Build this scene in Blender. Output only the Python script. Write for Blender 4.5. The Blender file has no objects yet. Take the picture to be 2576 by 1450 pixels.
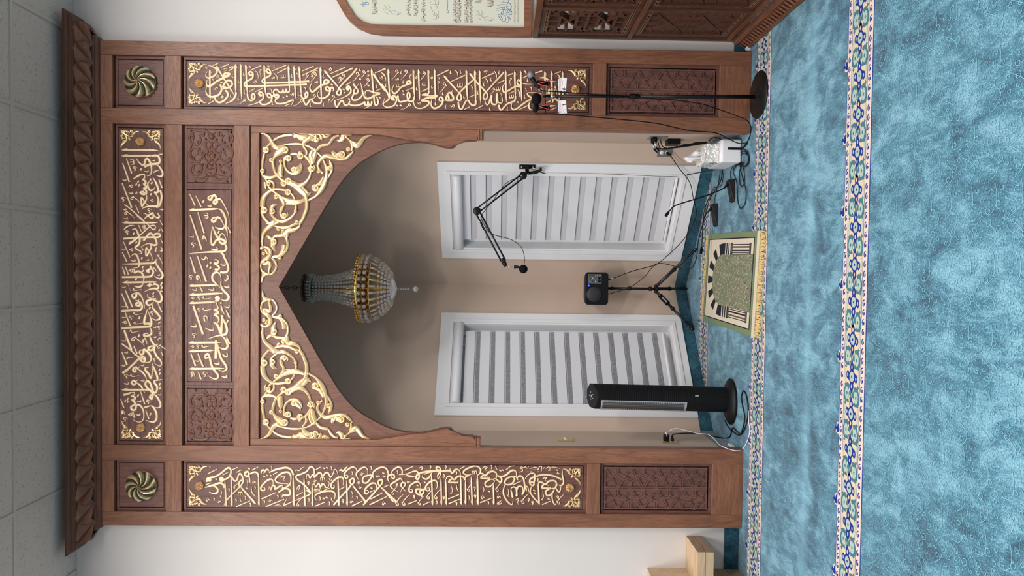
import bpy, math, random
from mathutils import Vector, Matrix
from mathutils.geometry import tessellate_polygon
random.seed(7)
C = bpy.context.scene
COL = C.collection
pi = math.pi

# ------------------------------------------------------------------ camera
CAM = Vector((.1378, -4.7209, 1.6887)); YAW, PITCH, ROLL, FPX = .0269, -.0187, .0113, 1755.6
cy, sy, cp, sp, cr, sr = math.cos(YAW), math.sin(YAW), math.cos(PITCH), math.sin(PITCH), math.cos(ROLL), math.sin(ROLL)
FW = Vector((-sy*cp, cy*cp, sp)); RT0 = Vector((cy, sy, 0)); UP0 = RT0.cross(FW)
RT = cr*RT0+sr*UP0; UP = -sr*RT0+cr*UP0           # right and up of the upright view
# the photograph lies on its side: picture-up is the view's right, picture-right is the view's down
cam_d = bpy.data.cameras.new('camera'); cam = bpy.data.objects.new('camera', cam_d); COL.objects.link(cam)
cx_, cy_, cz_ = -UP, RT, -FW
M = Matrix(((cx_.x, cy_.x, cz_.x, CAM.x), (cx_.y, cy_.y, cz_.y, CAM.y), (cx_.z, cy_.z, cz_.z, CAM.z), (0, 0, 0, 1)))
cam.matrix_world = M
cam_d.sensor_fit = 'HORIZONTAL'; cam_d.sensor_width = 36; cam_d.lens = FPX/2576*36
cam_d.clip_start = .05; cam_d.clip_end = 100
C.camera = cam

# ------------------------------------------------------------------ world, lights, exposure
C.view_settings.view_transform = 'Standard'; C.view_settings.look = 'None'; C.view_settings.gamma = 1
C.view_settings.use_curve_mapping = False
C.view_settings.exposure = -.10
w = bpy.data.worlds.new('night'); C.world = w; w.use_nodes = True
w.node_tree.nodes['Background'].inputs[0].default_value = (.25, .28, .33, 1)
w.node_tree.nodes['Background'].inputs[1].default_value = .30
LIGHTS = [(-2.9, -1.95), (-.45, -1.95), (2.0, -1.95), (-2.9, -4.4), (-.45, -4.4), (2.0, -4.4), (-2.9, -7.2), (-.45, -7.2), (2.0, -7.2)]
for i, (lx, ly) in enumerate(LIGHTS):
    ld = bpy.data.lights.new('ceiling_panel_light', 'AREA'); ld.shape = 'RECTANGLE'; ld.size = 1.2; ld.size_y = .6
    ld.energy = [84, 84, 84, 102, 102, 102, 20, 20, 20][i]; ld.color = (1, .955, .93)
    lo = bpy.data.objects.new('ceiling_panel_light', ld); lo.location = (lx, ly, 4.53); COL.objects.link(lo)

# ------------------------------------------------------------------ helpers
def ray(px, py):
    return FW+RT*((1450-py-725)/FPX)-UP*((px-1288)/FPX)
def onY(px, py, y): d = ray(px, py); return CAM+d*((y-CAM.y)/d.y)
def onX(px, py, x): d = ray(px, py); return CAM+d*((x-CAM.x)/d.x)
def onZ(px, py, z): d = ray(px, py); return CAM+d*((z-CAM.z)/d.z)
def onPl(px, py, P0, n): d = ray(px, py); return CAM+d*((P0-CAM).dot(n)/d.dot(n))

class MB:
    def __init__(s, M=None): s.v = []; s.f = []; s.m = []; s.sm = []; s.M = M
    def add(s, pts, faces, mi=0, smooth=False):
        b = len(s.v); s.v += [tuple(s.M @ Vector(p)) if s.M else tuple(p) for p in pts]
        for f in faces: s.f.append([b+i for i in f]); s.m.append(mi); s.sm.append(smooth)
    def box(s, x0, x1, y0, y1, z0, z1, mi=0):
        if x0 > x1: x0, x1 = x1, x0
        if y0 > y1: y0, y1 = y1, y0
        if z0 > z1: z0, z1 = z1, z0
        p = [(x0,y0,z0),(x1,y0,z0),(x1,y1,z0),(x0,y1,z0),(x0,y0,z1),(x1,y0,z1),(x1,y1,z1),(x0,y1,z1)]
        s.add(p, [(0,3,2,1),(4,5,6,7),(0,1,5,4),(1,2,6,5),(2,3,7,6),(3,0,4,7)], mi)
    def poly(s, pts, mi=0):
        if len(pts) <= 4: s.add(pts, [tuple(range(len(pts)))], mi); return
        tr = tessellate_polygon([[Vector(p) for p in pts]]); s.add(pts, [tuple(t) for t in tr], mi)
    def prism(s, pts, d, mi=0, mcap=None):          # pts: loop of 3d points, d: extrusion vector
        n = len(pts); q = [Vector(p) for p in pts]; d = Vector(d); r = [p+d for p in q]
        tr = tessellate_polygon([q]) if n > 4 else [tuple(range(n))]
        mc = mi if mcap is None else mcap
        s.add(q, [tuple(t) for t in tr], mc); s.add(r, [tuple(reversed(t)) for t in tr], mi)
        s.add(q+r, [(i, (i+1) % n, n+(i+1) % n, n+i) for i in range(n)], mi)
    def tube(s, pts, r, mi=0, n=8, cap=True):
        P = [Vector(p) for p in pts]; rr = r if isinstance(r, (list, tuple)) else [r]*len(P)
        vs = []; fs = []; ref = None
        for i, p in enumerate(P):
            t = (P[min(i+1, len(P)-1)]-P[max(i-1, 0)]).normalized()
            if ref is None: ref = Vector((0,0,1)) if abs(t.z) < .9 else Vector((1,0,0))
            a = (ref-t*ref.dot(t)); a = a.normalized() if a.length > 1e-6 else t.orthogonal().normalized(); ref = a; b = t.cross(a)
            for k in range(n): an = 2*pi*k/n; vs.append(p+(a*math.cos(an)+b*math.sin(an))*rr[i])
        for i in range(len(P)-1):
            for k in range(n): fs.append((i*n+k, i*n+(k+1) % n, (i+1)*n+(k+1) % n, (i+1)*n+k))
        if cap: fs.append(tuple(range(n))[::-1]); fs.append(tuple((len(P)-1)*n+k for k in range(n)))
        s.add(vs, fs, mi, True)
    def lathe(s, c, prof, n=24, mi=0, axis='z', smooth=True, sx=1, sy=1):   # prof: (r, h)
        c = Vector(c); vs = []; fs = []
        for r, h in prof:
            for k in range(n):
                a = 2*pi*k/n; u, v = r*math.cos(a)*sx, r*math.sin(a)*sy
                vs.append(c+(Vector((u, v, h)) if axis == 'z' else Vector((u, h, v)) if axis == 'y' else Vector((h, u, v))))
        for i in range(len(prof)-1):
            for k in range(n): fs.append((i*n+k, i*n+(k+1) % n, (i+1)*n+(k+1) % n, (i+1)*n+k))
        fs.append(tuple(range(n))[::-1]); fs.append(tuple((len(prof)-1)*n+k for k in range(n)))
        s.add(vs, fs, mi, smooth)
    def ball(s, c, r, n=10, mi=0, sc=(1,1,1)):
        m = max(4, n//2); vs = [Vector(c)+Vector((0,0,r*sc[2]))]; fs = []
        for i in range(1, m):
            th = pi*i/m
            for k in range(n): a = 2*pi*k/n; vs.append(Vector(c)+Vector((r*math.sin(th)*math.cos(a)*sc[0], r*math.sin(th)*math.sin(a)*sc[1], r*math.cos(th)*sc[2])))
        vs.append(Vector(c)-Vector((0,0,r*sc[2])))
        for k in range(n): fs.append((0, 1+k, 1+(k+1) % n))
        for i in range(m-2):
            for k in range(n): a = 1+i*n; fs.append((a+k, a+n+k, a+n+(k+1) % n, a+(k+1) % n))
        a = 1+(m-2)*n
        for k in range(n): fs.append((a+k, len(vs)-1, a+(k+1) % n))
        s.add(vs, fs, mi, True)
    def build(s, name, mats, parent=None, bevel=0, **props):
        me = bpy.data.meshes.new(name); me.from_pydata(s.v, [], s.f)
        for m in (mats if isinstance(mats, (list, tuple)) else [mats]): me.materials.append(m)
        me.polygons.foreach_set('material_index', s.m); me.polygons.foreach_set('use_smooth', s.sm); me.update()
        o = bpy.data.objects.new(name, me); COL.objects.link(o)
        if parent: o.parent = parent
        if parent:                                   # parents sit at plain locations: keep the mesh where it was modelled
            me.transform(Matrix.Translation(-root_loc(parent)))
        if bevel:
            b = o.modifiers.new('bevel', 'BEVEL'); b.width = bevel; b.segments = 2; b.limit_method = 'ANGLE'; b.angle_limit = .6
        for k, v in props.items(): o[k] = v
        return o
def root_loc(o):
    v = Vector(o.location)
    while o.parent: o = o.parent; v += Vector(o.location)
    return v
def thing(name, label, cat, loc=(0,0,0), group=None):
    o = bpy.data.objects.new(name, None); COL.objects.link(o); o.location = loc; o.empty_display_size = .05
    o['label'] = label; o['category'] = cat
    if group: o['group'] = group
    return o
def tag(o, label, cat, group=None):
    o['label'] = label; o['category'] = cat
    if group: o['group'] = group
    return o
def struct(o): o['kind'] = 'structure'; return o

def smooth_pts(P, n=6, closed=False):
    if len(P) < 3: return [tuple(p) for p in P]
    out = []; N = len(P); D = len(P[0])
    for i in range(N-1):
        p0 = P[max(i-1,0)]; p1 = P[i]; p2 = P[i+1]; p3 = P[min(i+2,N-1)]
        for k in range(n):
            t = k/n; t2 = t*t; t3 = t2*t
            out.append(tuple(.5*(2*p1[j]+(p2[j]-p0[j])*t+(2*p0[j]-5*p1[j]+4*p2[j]-p3[j])*t2+(3*p1[j]-p0[j]-3*p2[j]+p3[j])*t3) for j in range(D)))
    out.append(tuple(P[-1])); return out

# ------------------------------------------------------------------ materials
def mat(name, col, rough=.6, metal=0, spec=.5, **kw):
    m = bpy.data.materials.new(name); m.use_nodes = True; b = m.node_tree.nodes['Principled BSDF']
    b.inputs['Base Color'].default_value = (*col, 1); b.inputs['Roughness'].default_value = rough; b.inputs['Metallic'].default_value = metal
    b.inputs['Specular IOR Level'].default_value = spec
    for k, v in kw.items(): b.inputs[k.replace('_', ' ')].default_value = v
    return m
class N:
    def __init__(s, m): s.m = m; s.t = m.node_tree; s.b = s.t.nodes['Principled BSDF']
    def n(s, t, **kw):
        x = s.t.nodes.new(t)
        for k, v in kw.items():
            if hasattr(x, k): setattr(x, k, v)
            else: x.inputs[k].default_value = v
        return x
    def l(s, a, b): s.t.links.new(a, b)
    def coord(s, sc=(1,1,1), rot=(0,0,0)):
        c = s.n('ShaderNodeTexCoord'); mp = s.n('ShaderNodeMapping'); mp.inputs['Scale'].default_value = sc; mp.inputs['Rotation'].default_value = rot
        g = s.n('ShaderNodeNewGeometry'); s.l(g.outputs['Position'], mp.inputs[0]); return mp.outputs[0]
    def noise(s, vec, scale=1, detail=4, rough=.5, dist=0):
        x = s.n('ShaderNodeTexNoise'); x.inputs['Scale'].default_value = scale; x.inputs['Detail'].default_value = detail
        x.inputs['Roughness'].default_value = rough; x.inputs['Distortion'].default_value = dist; s.l(vec, x.inputs['Vector']); return x.outputs['Fac']
    def ramp(s, fac, stops):
        r = s.n('ShaderNodeValToRGB'); e = r.color_ramp.elements
        for i, (p, c) in enumerate(stops):
            el = e[i] if i < 2 else e.new(p)
            el.position = p; el.color = (*c, 1) if isinstance(c, tuple) else (c, c, c, 1)
        s.l(fac, r.inputs[0]); return r.outputs[0]
    def mix(s, fac, a, b, mode='MIX'):
        x = s.n('ShaderNodeMixRGB'); x.blend_type = mode
        for i, v in ((0, fac), (1, a), (2, b)):
            if isinstance(v, (int, float)): x.inputs[i].default_value = v
            elif isinstance(v, tuple): x.inputs[i].default_value = (*v, 1)
            else: s.l(v, x.inputs[i])
        return x.outputs[0]
    def bump(s, h, st=.3, dist=.01):
        x = s.n('ShaderNodeBump'); x.inputs['Strength'].default_value = st; x.inputs['Distance'].default_value = dist
        s.l(h, x.inputs['Height']); s.l(x.outputs[0], s.b.inputs['Normal'])
    def math(s, op, a, b=0):
        x = s.n('ShaderNodeMath'); x.operation = op
        for i, v in ((0, a), (1, b)):
            if isinstance(v, (int, float)): x.inputs[i].default_value = v
            else: s.l(v, x.inputs[i])
        return x.outputs[0]

def wood(name, lo, hi, axis, rough=.42, pores=.45):
    m = mat(name, hi, rough, spec=.45); k = N(m)
    def sc(al, ac): return tuple(al if i == axis else ac for i in range(3))
    ring = k.noise(k.coord(sc(.9, 6)), 1, 2, .5, .9)
    bands = k.math('SINE', k.math('MULTIPLY', ring, 60))
    fine = k.noise(k.coord(sc(5, 90)), 1, 5, .6, .3)
    mottle = k.noise(k.coord(sc(2, 5)), 1, 3, .5)
    c = k.ramp(k.mix(.55, mottle, fine), [(.3, lo), (.7, hi)])
    c = k.mix(k.math('MULTIPLY', k.ramp(bands, [(0, 0.), (1, 1.)]), .34), c, tuple(x*.62 for x in lo))
    pore = k.noise(k.coord(sc(15, 250)), 1, 3, .6)
    pm = k.ramp(pore, [(.53, 0.), (.64, 1.)])
    c = k.mix(k.math('MULTIPLY', pm, pores), c, tuple(x*.35 for x in lo))
    k.l(c, k.b.inputs['Base Color']); k.bump(k.math('SUBTRACT', fine, k.math('MULTIPLY', pm, .6)), .25, .002)
    return m
WV = wood('oak_vertical_grain', (.160,.064,.035), (.285,.124,.068), 2)
WH = wood('oak_horizontal_grain', (.160,.064,.035), (.285,.124,.068), 0)
PV = wood('dark_oak_panel_vertical', (.110,.046,.036), (.195,.084,.062), 2, .46)
PH = wood('dark_oak_panel_horizontal', (.110,.046,.036), (.195,.084,.062), 0, .46)
CW = wood('carved_cornice_oak', (.13,.058,.035), (.22,.10,.062), 0, .38, .3)
KW = wood('carved_motif_oak', (.11,.040,.020), (.20,.075,.040), 2, .45, .3)
MW = wood('minbar_oak', (.065,.025,.015), (.125,.050,.028), 2, .42)
MY = wood('minbar_oak_along', (.09,.035,.018), (.19,.075,.038), 1, .42)
PLY = wood('pale_beech_board', (.52,.36,.22), (.64,.47,.30), 0, .5, .1)
PLYD = wood('pale_beech_end_grain', (.33,.22,.13), (.42,.29,.18), 1, .6, .2)
GOLD = mat('gilded_lettering', (.89,.69,.42), .40, .12, .6)
_k = N(GOLD); _c = _k.ramp(_k.noise(_k.coord((1,1,1)), 14, 3), [(.35, (.80,.59,.34)), (.65, (.89,.69,.43))]); _k.l(_c, _k.b.inputs['Base Color'])
GOLDC = mat('gilded_carving', (.88,.64,.34), .28, .65, .6)
GREEN = mat('dark_green_lacquer', (.020,.034,.026), .35)
def plaster(name, col, var=.03):
    m = mat(name, col, .85, spec=.25); k = N(m)
    c = k.ramp(k.noise(k.coord(), 1.3, 4), [(.3, tuple(x*(1-var) for x in col)), (.7, tuple(min(1, x*(1+var)) for x in col))])
    k.l(c, k.b.inputs['Base Color']); k.bump(k.noise(k.coord(), 260, 2), .12, .002); return m
WALL = plaster('white_wall_paint', (.63,.597,.574)); TAN = plaster('beige_wall_paint', (.58,.45,.365), .04)
TRIM = mat('white_gloss_trim', (.80,.80,.82), .35)
BLK = mat('black_plastic', (.006,.006,.007), .45, spec=.18); BLKM = mat('black_metal', (.007,.007,.008), .38, 0, .25); BLKF = mat('black_foam', (.006,.006,.008), .95, spec=.1)
RUB = mat('black_cable_rubber', (.006,.006,.007), .55, spec=.2); GREY = mat('graphite_tube', (.03,.03,.033), .4, .3)
CHR = mat('chrome', (.75,.74,.72), .18, 1); SIL = mat('silver_mesh', (.42,.43,.45), .4, .4)
WPL = mat('white_plastic', (.80,.80,.83), .4); BRASS = mat('brass_plate', (.62,.45,.16), .3, .9)
RED = mat('red_cord', (.55,.03,.02), .6); PAPER = mat('white_card', (.82,.82,.84), .5); INK = mat('black_ink', (.03,.025,.03), .7)
BLUEINK = mat('blue_ink', (.05,.16,.36), .6); BRNINK = mat('brown_ink', (.13,.08,.05), .7); GREYINK = mat('grey_ink', (.30,.29,.27), .7)
TISS = mat('tissue_paper', (.82,.82,.84), .9); STEEL = mat('steel_plate', (.30,.29,.28), .35, .8)

# strokes of the lettering and carving, traced block by block
TXT = {}
TXT['R'] = '''# block lines: B x0 y0 scale rot ; items: number w then pts = ribbon ; trailing t = taper end, T both, s=taper start
B 500 150 10.358 0
50 T 250 150 340 175 440 230 480 310 430 400 320 470 240 480 190 430 200 350 240 310
48 A 445 150 930 925
52 700 370 640 430 680 440 780 400 810 370 700 350 660 400
55 t 810 410 620 490 470 570 350 660 260 700 210 660 210 580 230 520
50 A 290 240 300 1085
55 t 560 650 600 760 560 880 460 950 310 970 210 900 190 800 210 700
46 t 640 770 700 720 640 690
50 640 745 760 735 870 670 860 580 790 540 720 570 660 650 630 720
52 700 800 760 880 750 960 660 1070 540 1120 450 1070 430 980 450 940
55 A 960 105 965 860
52 t 970 850 970 920 910 1030 820 1100 700 1140
48 A 1090 100 1120 1045
46 A 1225 115 1268 900
44 1268 890 1290 1010 1350 1065 1420 1050 1465 980 1450 900 1415 890 1385 950 1400 1020
46 1310 380 1320 330 1370 320 1420 380 1400 480 1300 545 1210 600 1195 670 1260 695 1500 692 1740 682 2100 672 2500 655
50 1320 350 1330 400 1400 400
46 1765 330 1770 270 1820 250 1870 310 1870 400 1770 470 1680 520 1660 580 1720 608 1900 606 2200 600 2500 590
50 1780 300 1800 345 1860 345
46 A 1705 120 1745 930
D 205 220 44
D 380 530 44
D 595 600 44
D 1345 190 44
D 1825 180 44
F 365 160 505 95 24
F 570 205 795 120 28
F 1365 270 1635 155 26
F 1310 840 1470 755 22
F 1465 845 1670 745 22
F 1910 300 2280 145 26
F 2045 355 2285 230 26
F 245 1150 390 1080 26
F 2260 1195 2370 1155 24
18 T 650 320 740 260 700 230 650 250 690 200
34 790 210 860 190 900 190 880 240 800 280
i 890 420 1
i 1185 370 1
i 1045 560 1
i 845 940 1
i 1040 1000 1
i 1200 840 1
i 1980 180 .9
i 1935 1130 1
i 2425 420 1
o 500 440 1
o 615 960 1
v 440 770 1.3
v 1465 590 1
v 1940 490 1
v 2440 920 1
w 2210 430 1.1
24 T 1460 280 1530 350 1550 440 1540 520
24 T 1945 340 2020 410 2050 480 2040 550
18 T 1580 250 1640 270 1590 310 1610 400 1600 500
20 T 1840 740 1900 800 1890 870
m 1200 1050 1
48 A 2335 140 2370 800
44 2370 790 2350 845 2300 840 2285 770 2270 845 2220 850 2200 790 2180 850 2110 850 2040 780 1980 790 1950 850 1980 910 2060 910 2090 950 2060 1000 1990 970 1960 900
40 2080 950 1990 930 1910 960 1880 990
44 1880 990 1810 970 1790 900 1840 880 1890 930 1910 1000 1880 1100 1780 1160 1660 1170 1600 1120 1590 1080
44 t 1630 950 1570 910 1580 850 1640 850 1690 930 1670 1030 1560 1110 1430 1160 1290 1190
42 t 2050 1010 2000 1060 2030 1130 2120 1150 2260 1130 2400 1070 2470 1060 2430 1160 2390 1200
50 1590 880 1600 930 1660 930
D 2210 980 38
D 2305 955 38
B 730 150 10.358 0
46 A 100 150 145 1010
46 A 235 160 290 920
44 285 910 320 1000 380 1010 450 960 460 880 430 850 395 900 400 970
50 0 580 250 580 500 565
46 0 660 250 655 440 640
F 300 305 615 170 24
F 310 415 735 215 26
26 T 540 440 600 440 560 380 620 310 700 280 710 320
d 440 390 .8
d 645 370 1
i 50 420 1
20 T 160 340 210 390 220 470
v 685 600 1
v 50 920 1
22 T 350 710 400 750 400 820
i 225 900 .9
m 290 1080 1.1
48 A 785 175 820 1050
44 820 1040 800 1130 700 1140 610 1110 570 1040 530 1040 480 1110 420 1180 370 1120 350 1030
52 900 560 890 620 960 620 1010 590 990 540 920 530 890 570
50 t 980 610 850 660 740 720 640 810 570 835 520 770 530 680 570 600
46 t 1050 830 1060 740 1110 730 1140 780 1110 820
46 t 1060 820 960 800 930 750 960 710 1010 730 1040 800 1020 900 930 980 820 1005 740 980 715 890 760 790
d 630 930 .75
18 T 600 980 550 1050 530 1040
D 1090 655 44
44 A 875 270 1270 730
44 1260 720 1330 810 1320 900 1260 920 1220 870 1260 790 1310 700 1450 550 1620 380 1740 230
F 1045 370 1430 205 24
F 1105 460 1640 220 32
o 1050 245 1.1
d 1390 400 .9
26 T 1260 520 1290 460 1330 480 1290 580 1240 630
i 875 430 1
i 885 1165 1
i 540 1180 1
22 T 990 1030 1050 1050 1000 1080 1000 1210
d 1130 950 .8
F 1440 665 1580 600 22
D 1395 780 40
D 1420 860 40
44 t 1540 790 1480 770 1480 710 1530 690 1580 760 1580 850 1480 940 1330 1010 1140 1075
50 1500 700 1500 750 1570 750
44 A 1630 620 1780 800
44 t 1770 800 1760 860 1700 880 1660 830 1700 750 1790 620
44 t 1680 870 1620 980 1640 1050 1740 1050 1860 960 1880 850 1840 600
50 T 1840 620 1890 800 1920 930 1990 1010 2090 1000 2170 950 2240 920 2340 880 2200 860 2060 810 1980 820 1950 880 1990 960
d 1750 360 1
d 1920 320 .9
i 1830 260 .9
o 2030 300 .8
18 T 2010 390 2060 410 2010 430 2050 440
d 2025 520 .9
D 1825 510 44
D 2040 670 44
D 1540 1025 44
44 1170 1060 1180 1170 1220 1240 1280 1150 1340 1070 1390 1090 1410 1160 1470 1190 1530 1150 1560 1080
46 1540 1150 1620 1190 1760 1190 1900 1140 1940 1100 1960 1180 2020 1180 2030 1090 2060 1180 2110 1180 2130 1090
F 1930 1275 2060 1220 24
46 A 2115 230 2185 950
44 2185 950 2200 1130 2240 1190 2290 1150 2290 1060 2270 1010
50 A 2150 350 2480 830
D 2260 985 38
D 2335 990 38
F 2205 350 2490 240 26
v 2370 480 1
i 2260 690 1
F 2240 810 2380 755 20
26 T 2370 330 2440 380 2490 450
t30 2340 1180 2440 1120 2480 1000
B 960 150 10.358 0
22 T 0 340 60 400 110 490 110 580
F 0 270 95 230 24
48 A 170 230 210 900
46 t 0 640 90 760 170 900 180 990
44 t 210 890 210 990 140 1080 0 1165
44 t 350 1050 280 1040 270 970 320 940 380 990 390 1070 330 1190 200 1240 100 1230 50 1160 80 1000
48 290 990 330 1010
44 380 1010 430 950 440 1040 490 1100 600 1080 690 1050 740 960 730 880 690 860 670 940 700 1060 760 1090 830 1070 860 960
46 A 825 240 860 980
50 680 570 660 620 730 630 770 600 730 560 660 580
46 t 760 620 620 670 500 730 420 830 340 880 280 830 290 730 335 640
d 395 300 .95
d 635 300 .95
20 T 720 370 780 390 740 430 750 530
i 520 330 .9
i 575 580 .9
i 120 670 1
v 405 530 1
w 440 670 1
D 560 820 40
D 580 905 40
D 415 1200 42
D 500 1190 42
F 620 815 815 735 20
m 725 1180 1.1
46 A 960 240 995 1055
46 A 1215 240 1235 830
44 1240 820 1210 900 1130 900 1050 925
d 1105 345 .95
o 905 460 .9
i 925 750 1
w 1115 630 1
F 1035 830 1210 755 24
o 1310 465 .9
46 A 1380 240 1410 1080
50 T 1050 925 1200 940 1340 945 1460 935 1380 985 1240 990 1130 1020 1050 1070 1200 1080 1240 1120 1200 1190 1080 1260 960 1270 870 1220 840 1120 850 1030
v 980 1140 .9
i 1325 700 1
F 1435 425 1750 270 28
18 T 1450 490 1500 470 1490 530
20 T 1460 560 1520 590 1470 640 1490 790
d 1635 640 1
i 1415 1140 1
i 1605 880 1
i 1685 1225 1
i 1810 320 1.1
i 1850 840 1
v 1850 1220 1.2
22 T 1915 270 1980 350 1990 450
i 2070 320 .9
44 A 1610 410 2030 870
44 2030 860 2080 950 2070 1050 2010 1060 1970 1000 2020 880 2120 770 2240 660 2400 520
F 1795 580 2170 410 28
w 2050 660 1.3
50 T 1330 990 1290 1130 1310 1220 1380 1270 1480 1240 1580 1150 1600 1040 1570 980 1520 985 1500 1060 1570 1080 1680 1060
50 1660 1040 1760 860 1860 940 1870 1040 1800 1060 1690 1050 1690 990 1740 940 1760 1040
46 A 2205 250 2240 1040
46 A 2430 260 2460 1060
44 2460 1050 2450 1170 2380 1190 2310 1140 2270 1070 2210 1070 2150 1180 2090 1290 2030 1250 2000 1100
F 2150 1300 2290 1235 24
i 2160 960 1
F 2280 980 2420 920 22
20 T 2325 660 2380 740 2385 860
46 A 2285 350 2490 590
B 1190 150 10.358 0
44 A 45 270 75 1090
42 75 1080 60 1160 0 1200
42 0 470 80 570 330 830 380 930 350 1020 290 1020 270 960 310 880 400 780 560 600 700 450 805 330
44 A 170 265 205 1150
F 230 490 535 355 30
v 330 320 1
22 T 330 490 390 580 400 690
22 T 550 290 610 390 610 500
i 295 640 1
i 480 510 1
i 690 330 1
i 135 860 1
F 45 1305 260 1195 26
F 635 625 815 540 24
w 665 750 1.1
d 540 760 .7
44 T 310 1040 330 1130 370 1180 420 1130 450 1030 490 930 480 1050 500 1140 570 1170 620 1120 630 880 650 1080 700 1130 760 1120 770 1030 720 860
44 A 850 270 870 1100
46 T 850 600 780 690 780 800 830 850 950 790 1100 700 1230 700 1190 650 1150 600 1190 520 1250 590 1340 630 1540 640
46 A 1085 285 1110 960
46 1110 950 1090 1070 1000 1110 900 1150 820 1230 740 1310 690 1260 680 1180
20 T 960 500 1010 500 960 560 980 690
F 905 410 1045 360 26
F 930 890 1065 830 20
w 1010 950 1.1
24 T 1165 780 1220 870 1215 980
44 A 1245 285 1270 1080
D 1170 1105 44
D 1375 750 22
D 1390 800 22
i 1355 960 1
46 T 1020 1120 1000 1230 1050 1300 1140 1280 1260 1190 1400 1090 1520 1030 1560 1010 1450 940 1420 880 1480 860 1620 860 1790 890
F 1200 1305 1425 1200 24
F 1295 480 1420 420 26
F 1615 355 1800 295 28
30 T 1340 290 1380 330 1385 400
i 1435 530 1
44 T 1500 1070 1460 1180 1480 1280 1550 1310
i 910 1280 1
i 455 1280 1.1
22 T 1480 700 1530 750 1520 810
46 A 1875 290 1895 1080
46 A 2045 290 2070 1080
46 A 2335 300 2350 760
48 T 1730 480 1860 470 1960 530 2080 570 2180 575
F 2110 375 2285 310 24
24 T 2200 380 2250 430 2250 480
42 T 1950 900 1990 770 2000 900
42 T 2110 900 2140 700 2190 900
44 T 2160 1200 2010 1210 1900 1230 1780 1290
44 T 2080 1120 2100 1040 2150 1020 2200 1060 2270 1080 2400 1060
o 2240 1020 .8
F 1890 1120 2020 1080 24
F 2000 1320 2180 1250 24
24 T 1700 720 1730 790 1790 760 1830 870
46 2250 830 2260 920
46 2340 820 2350 920
40 T 2400 830 2480 900
'''
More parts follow.
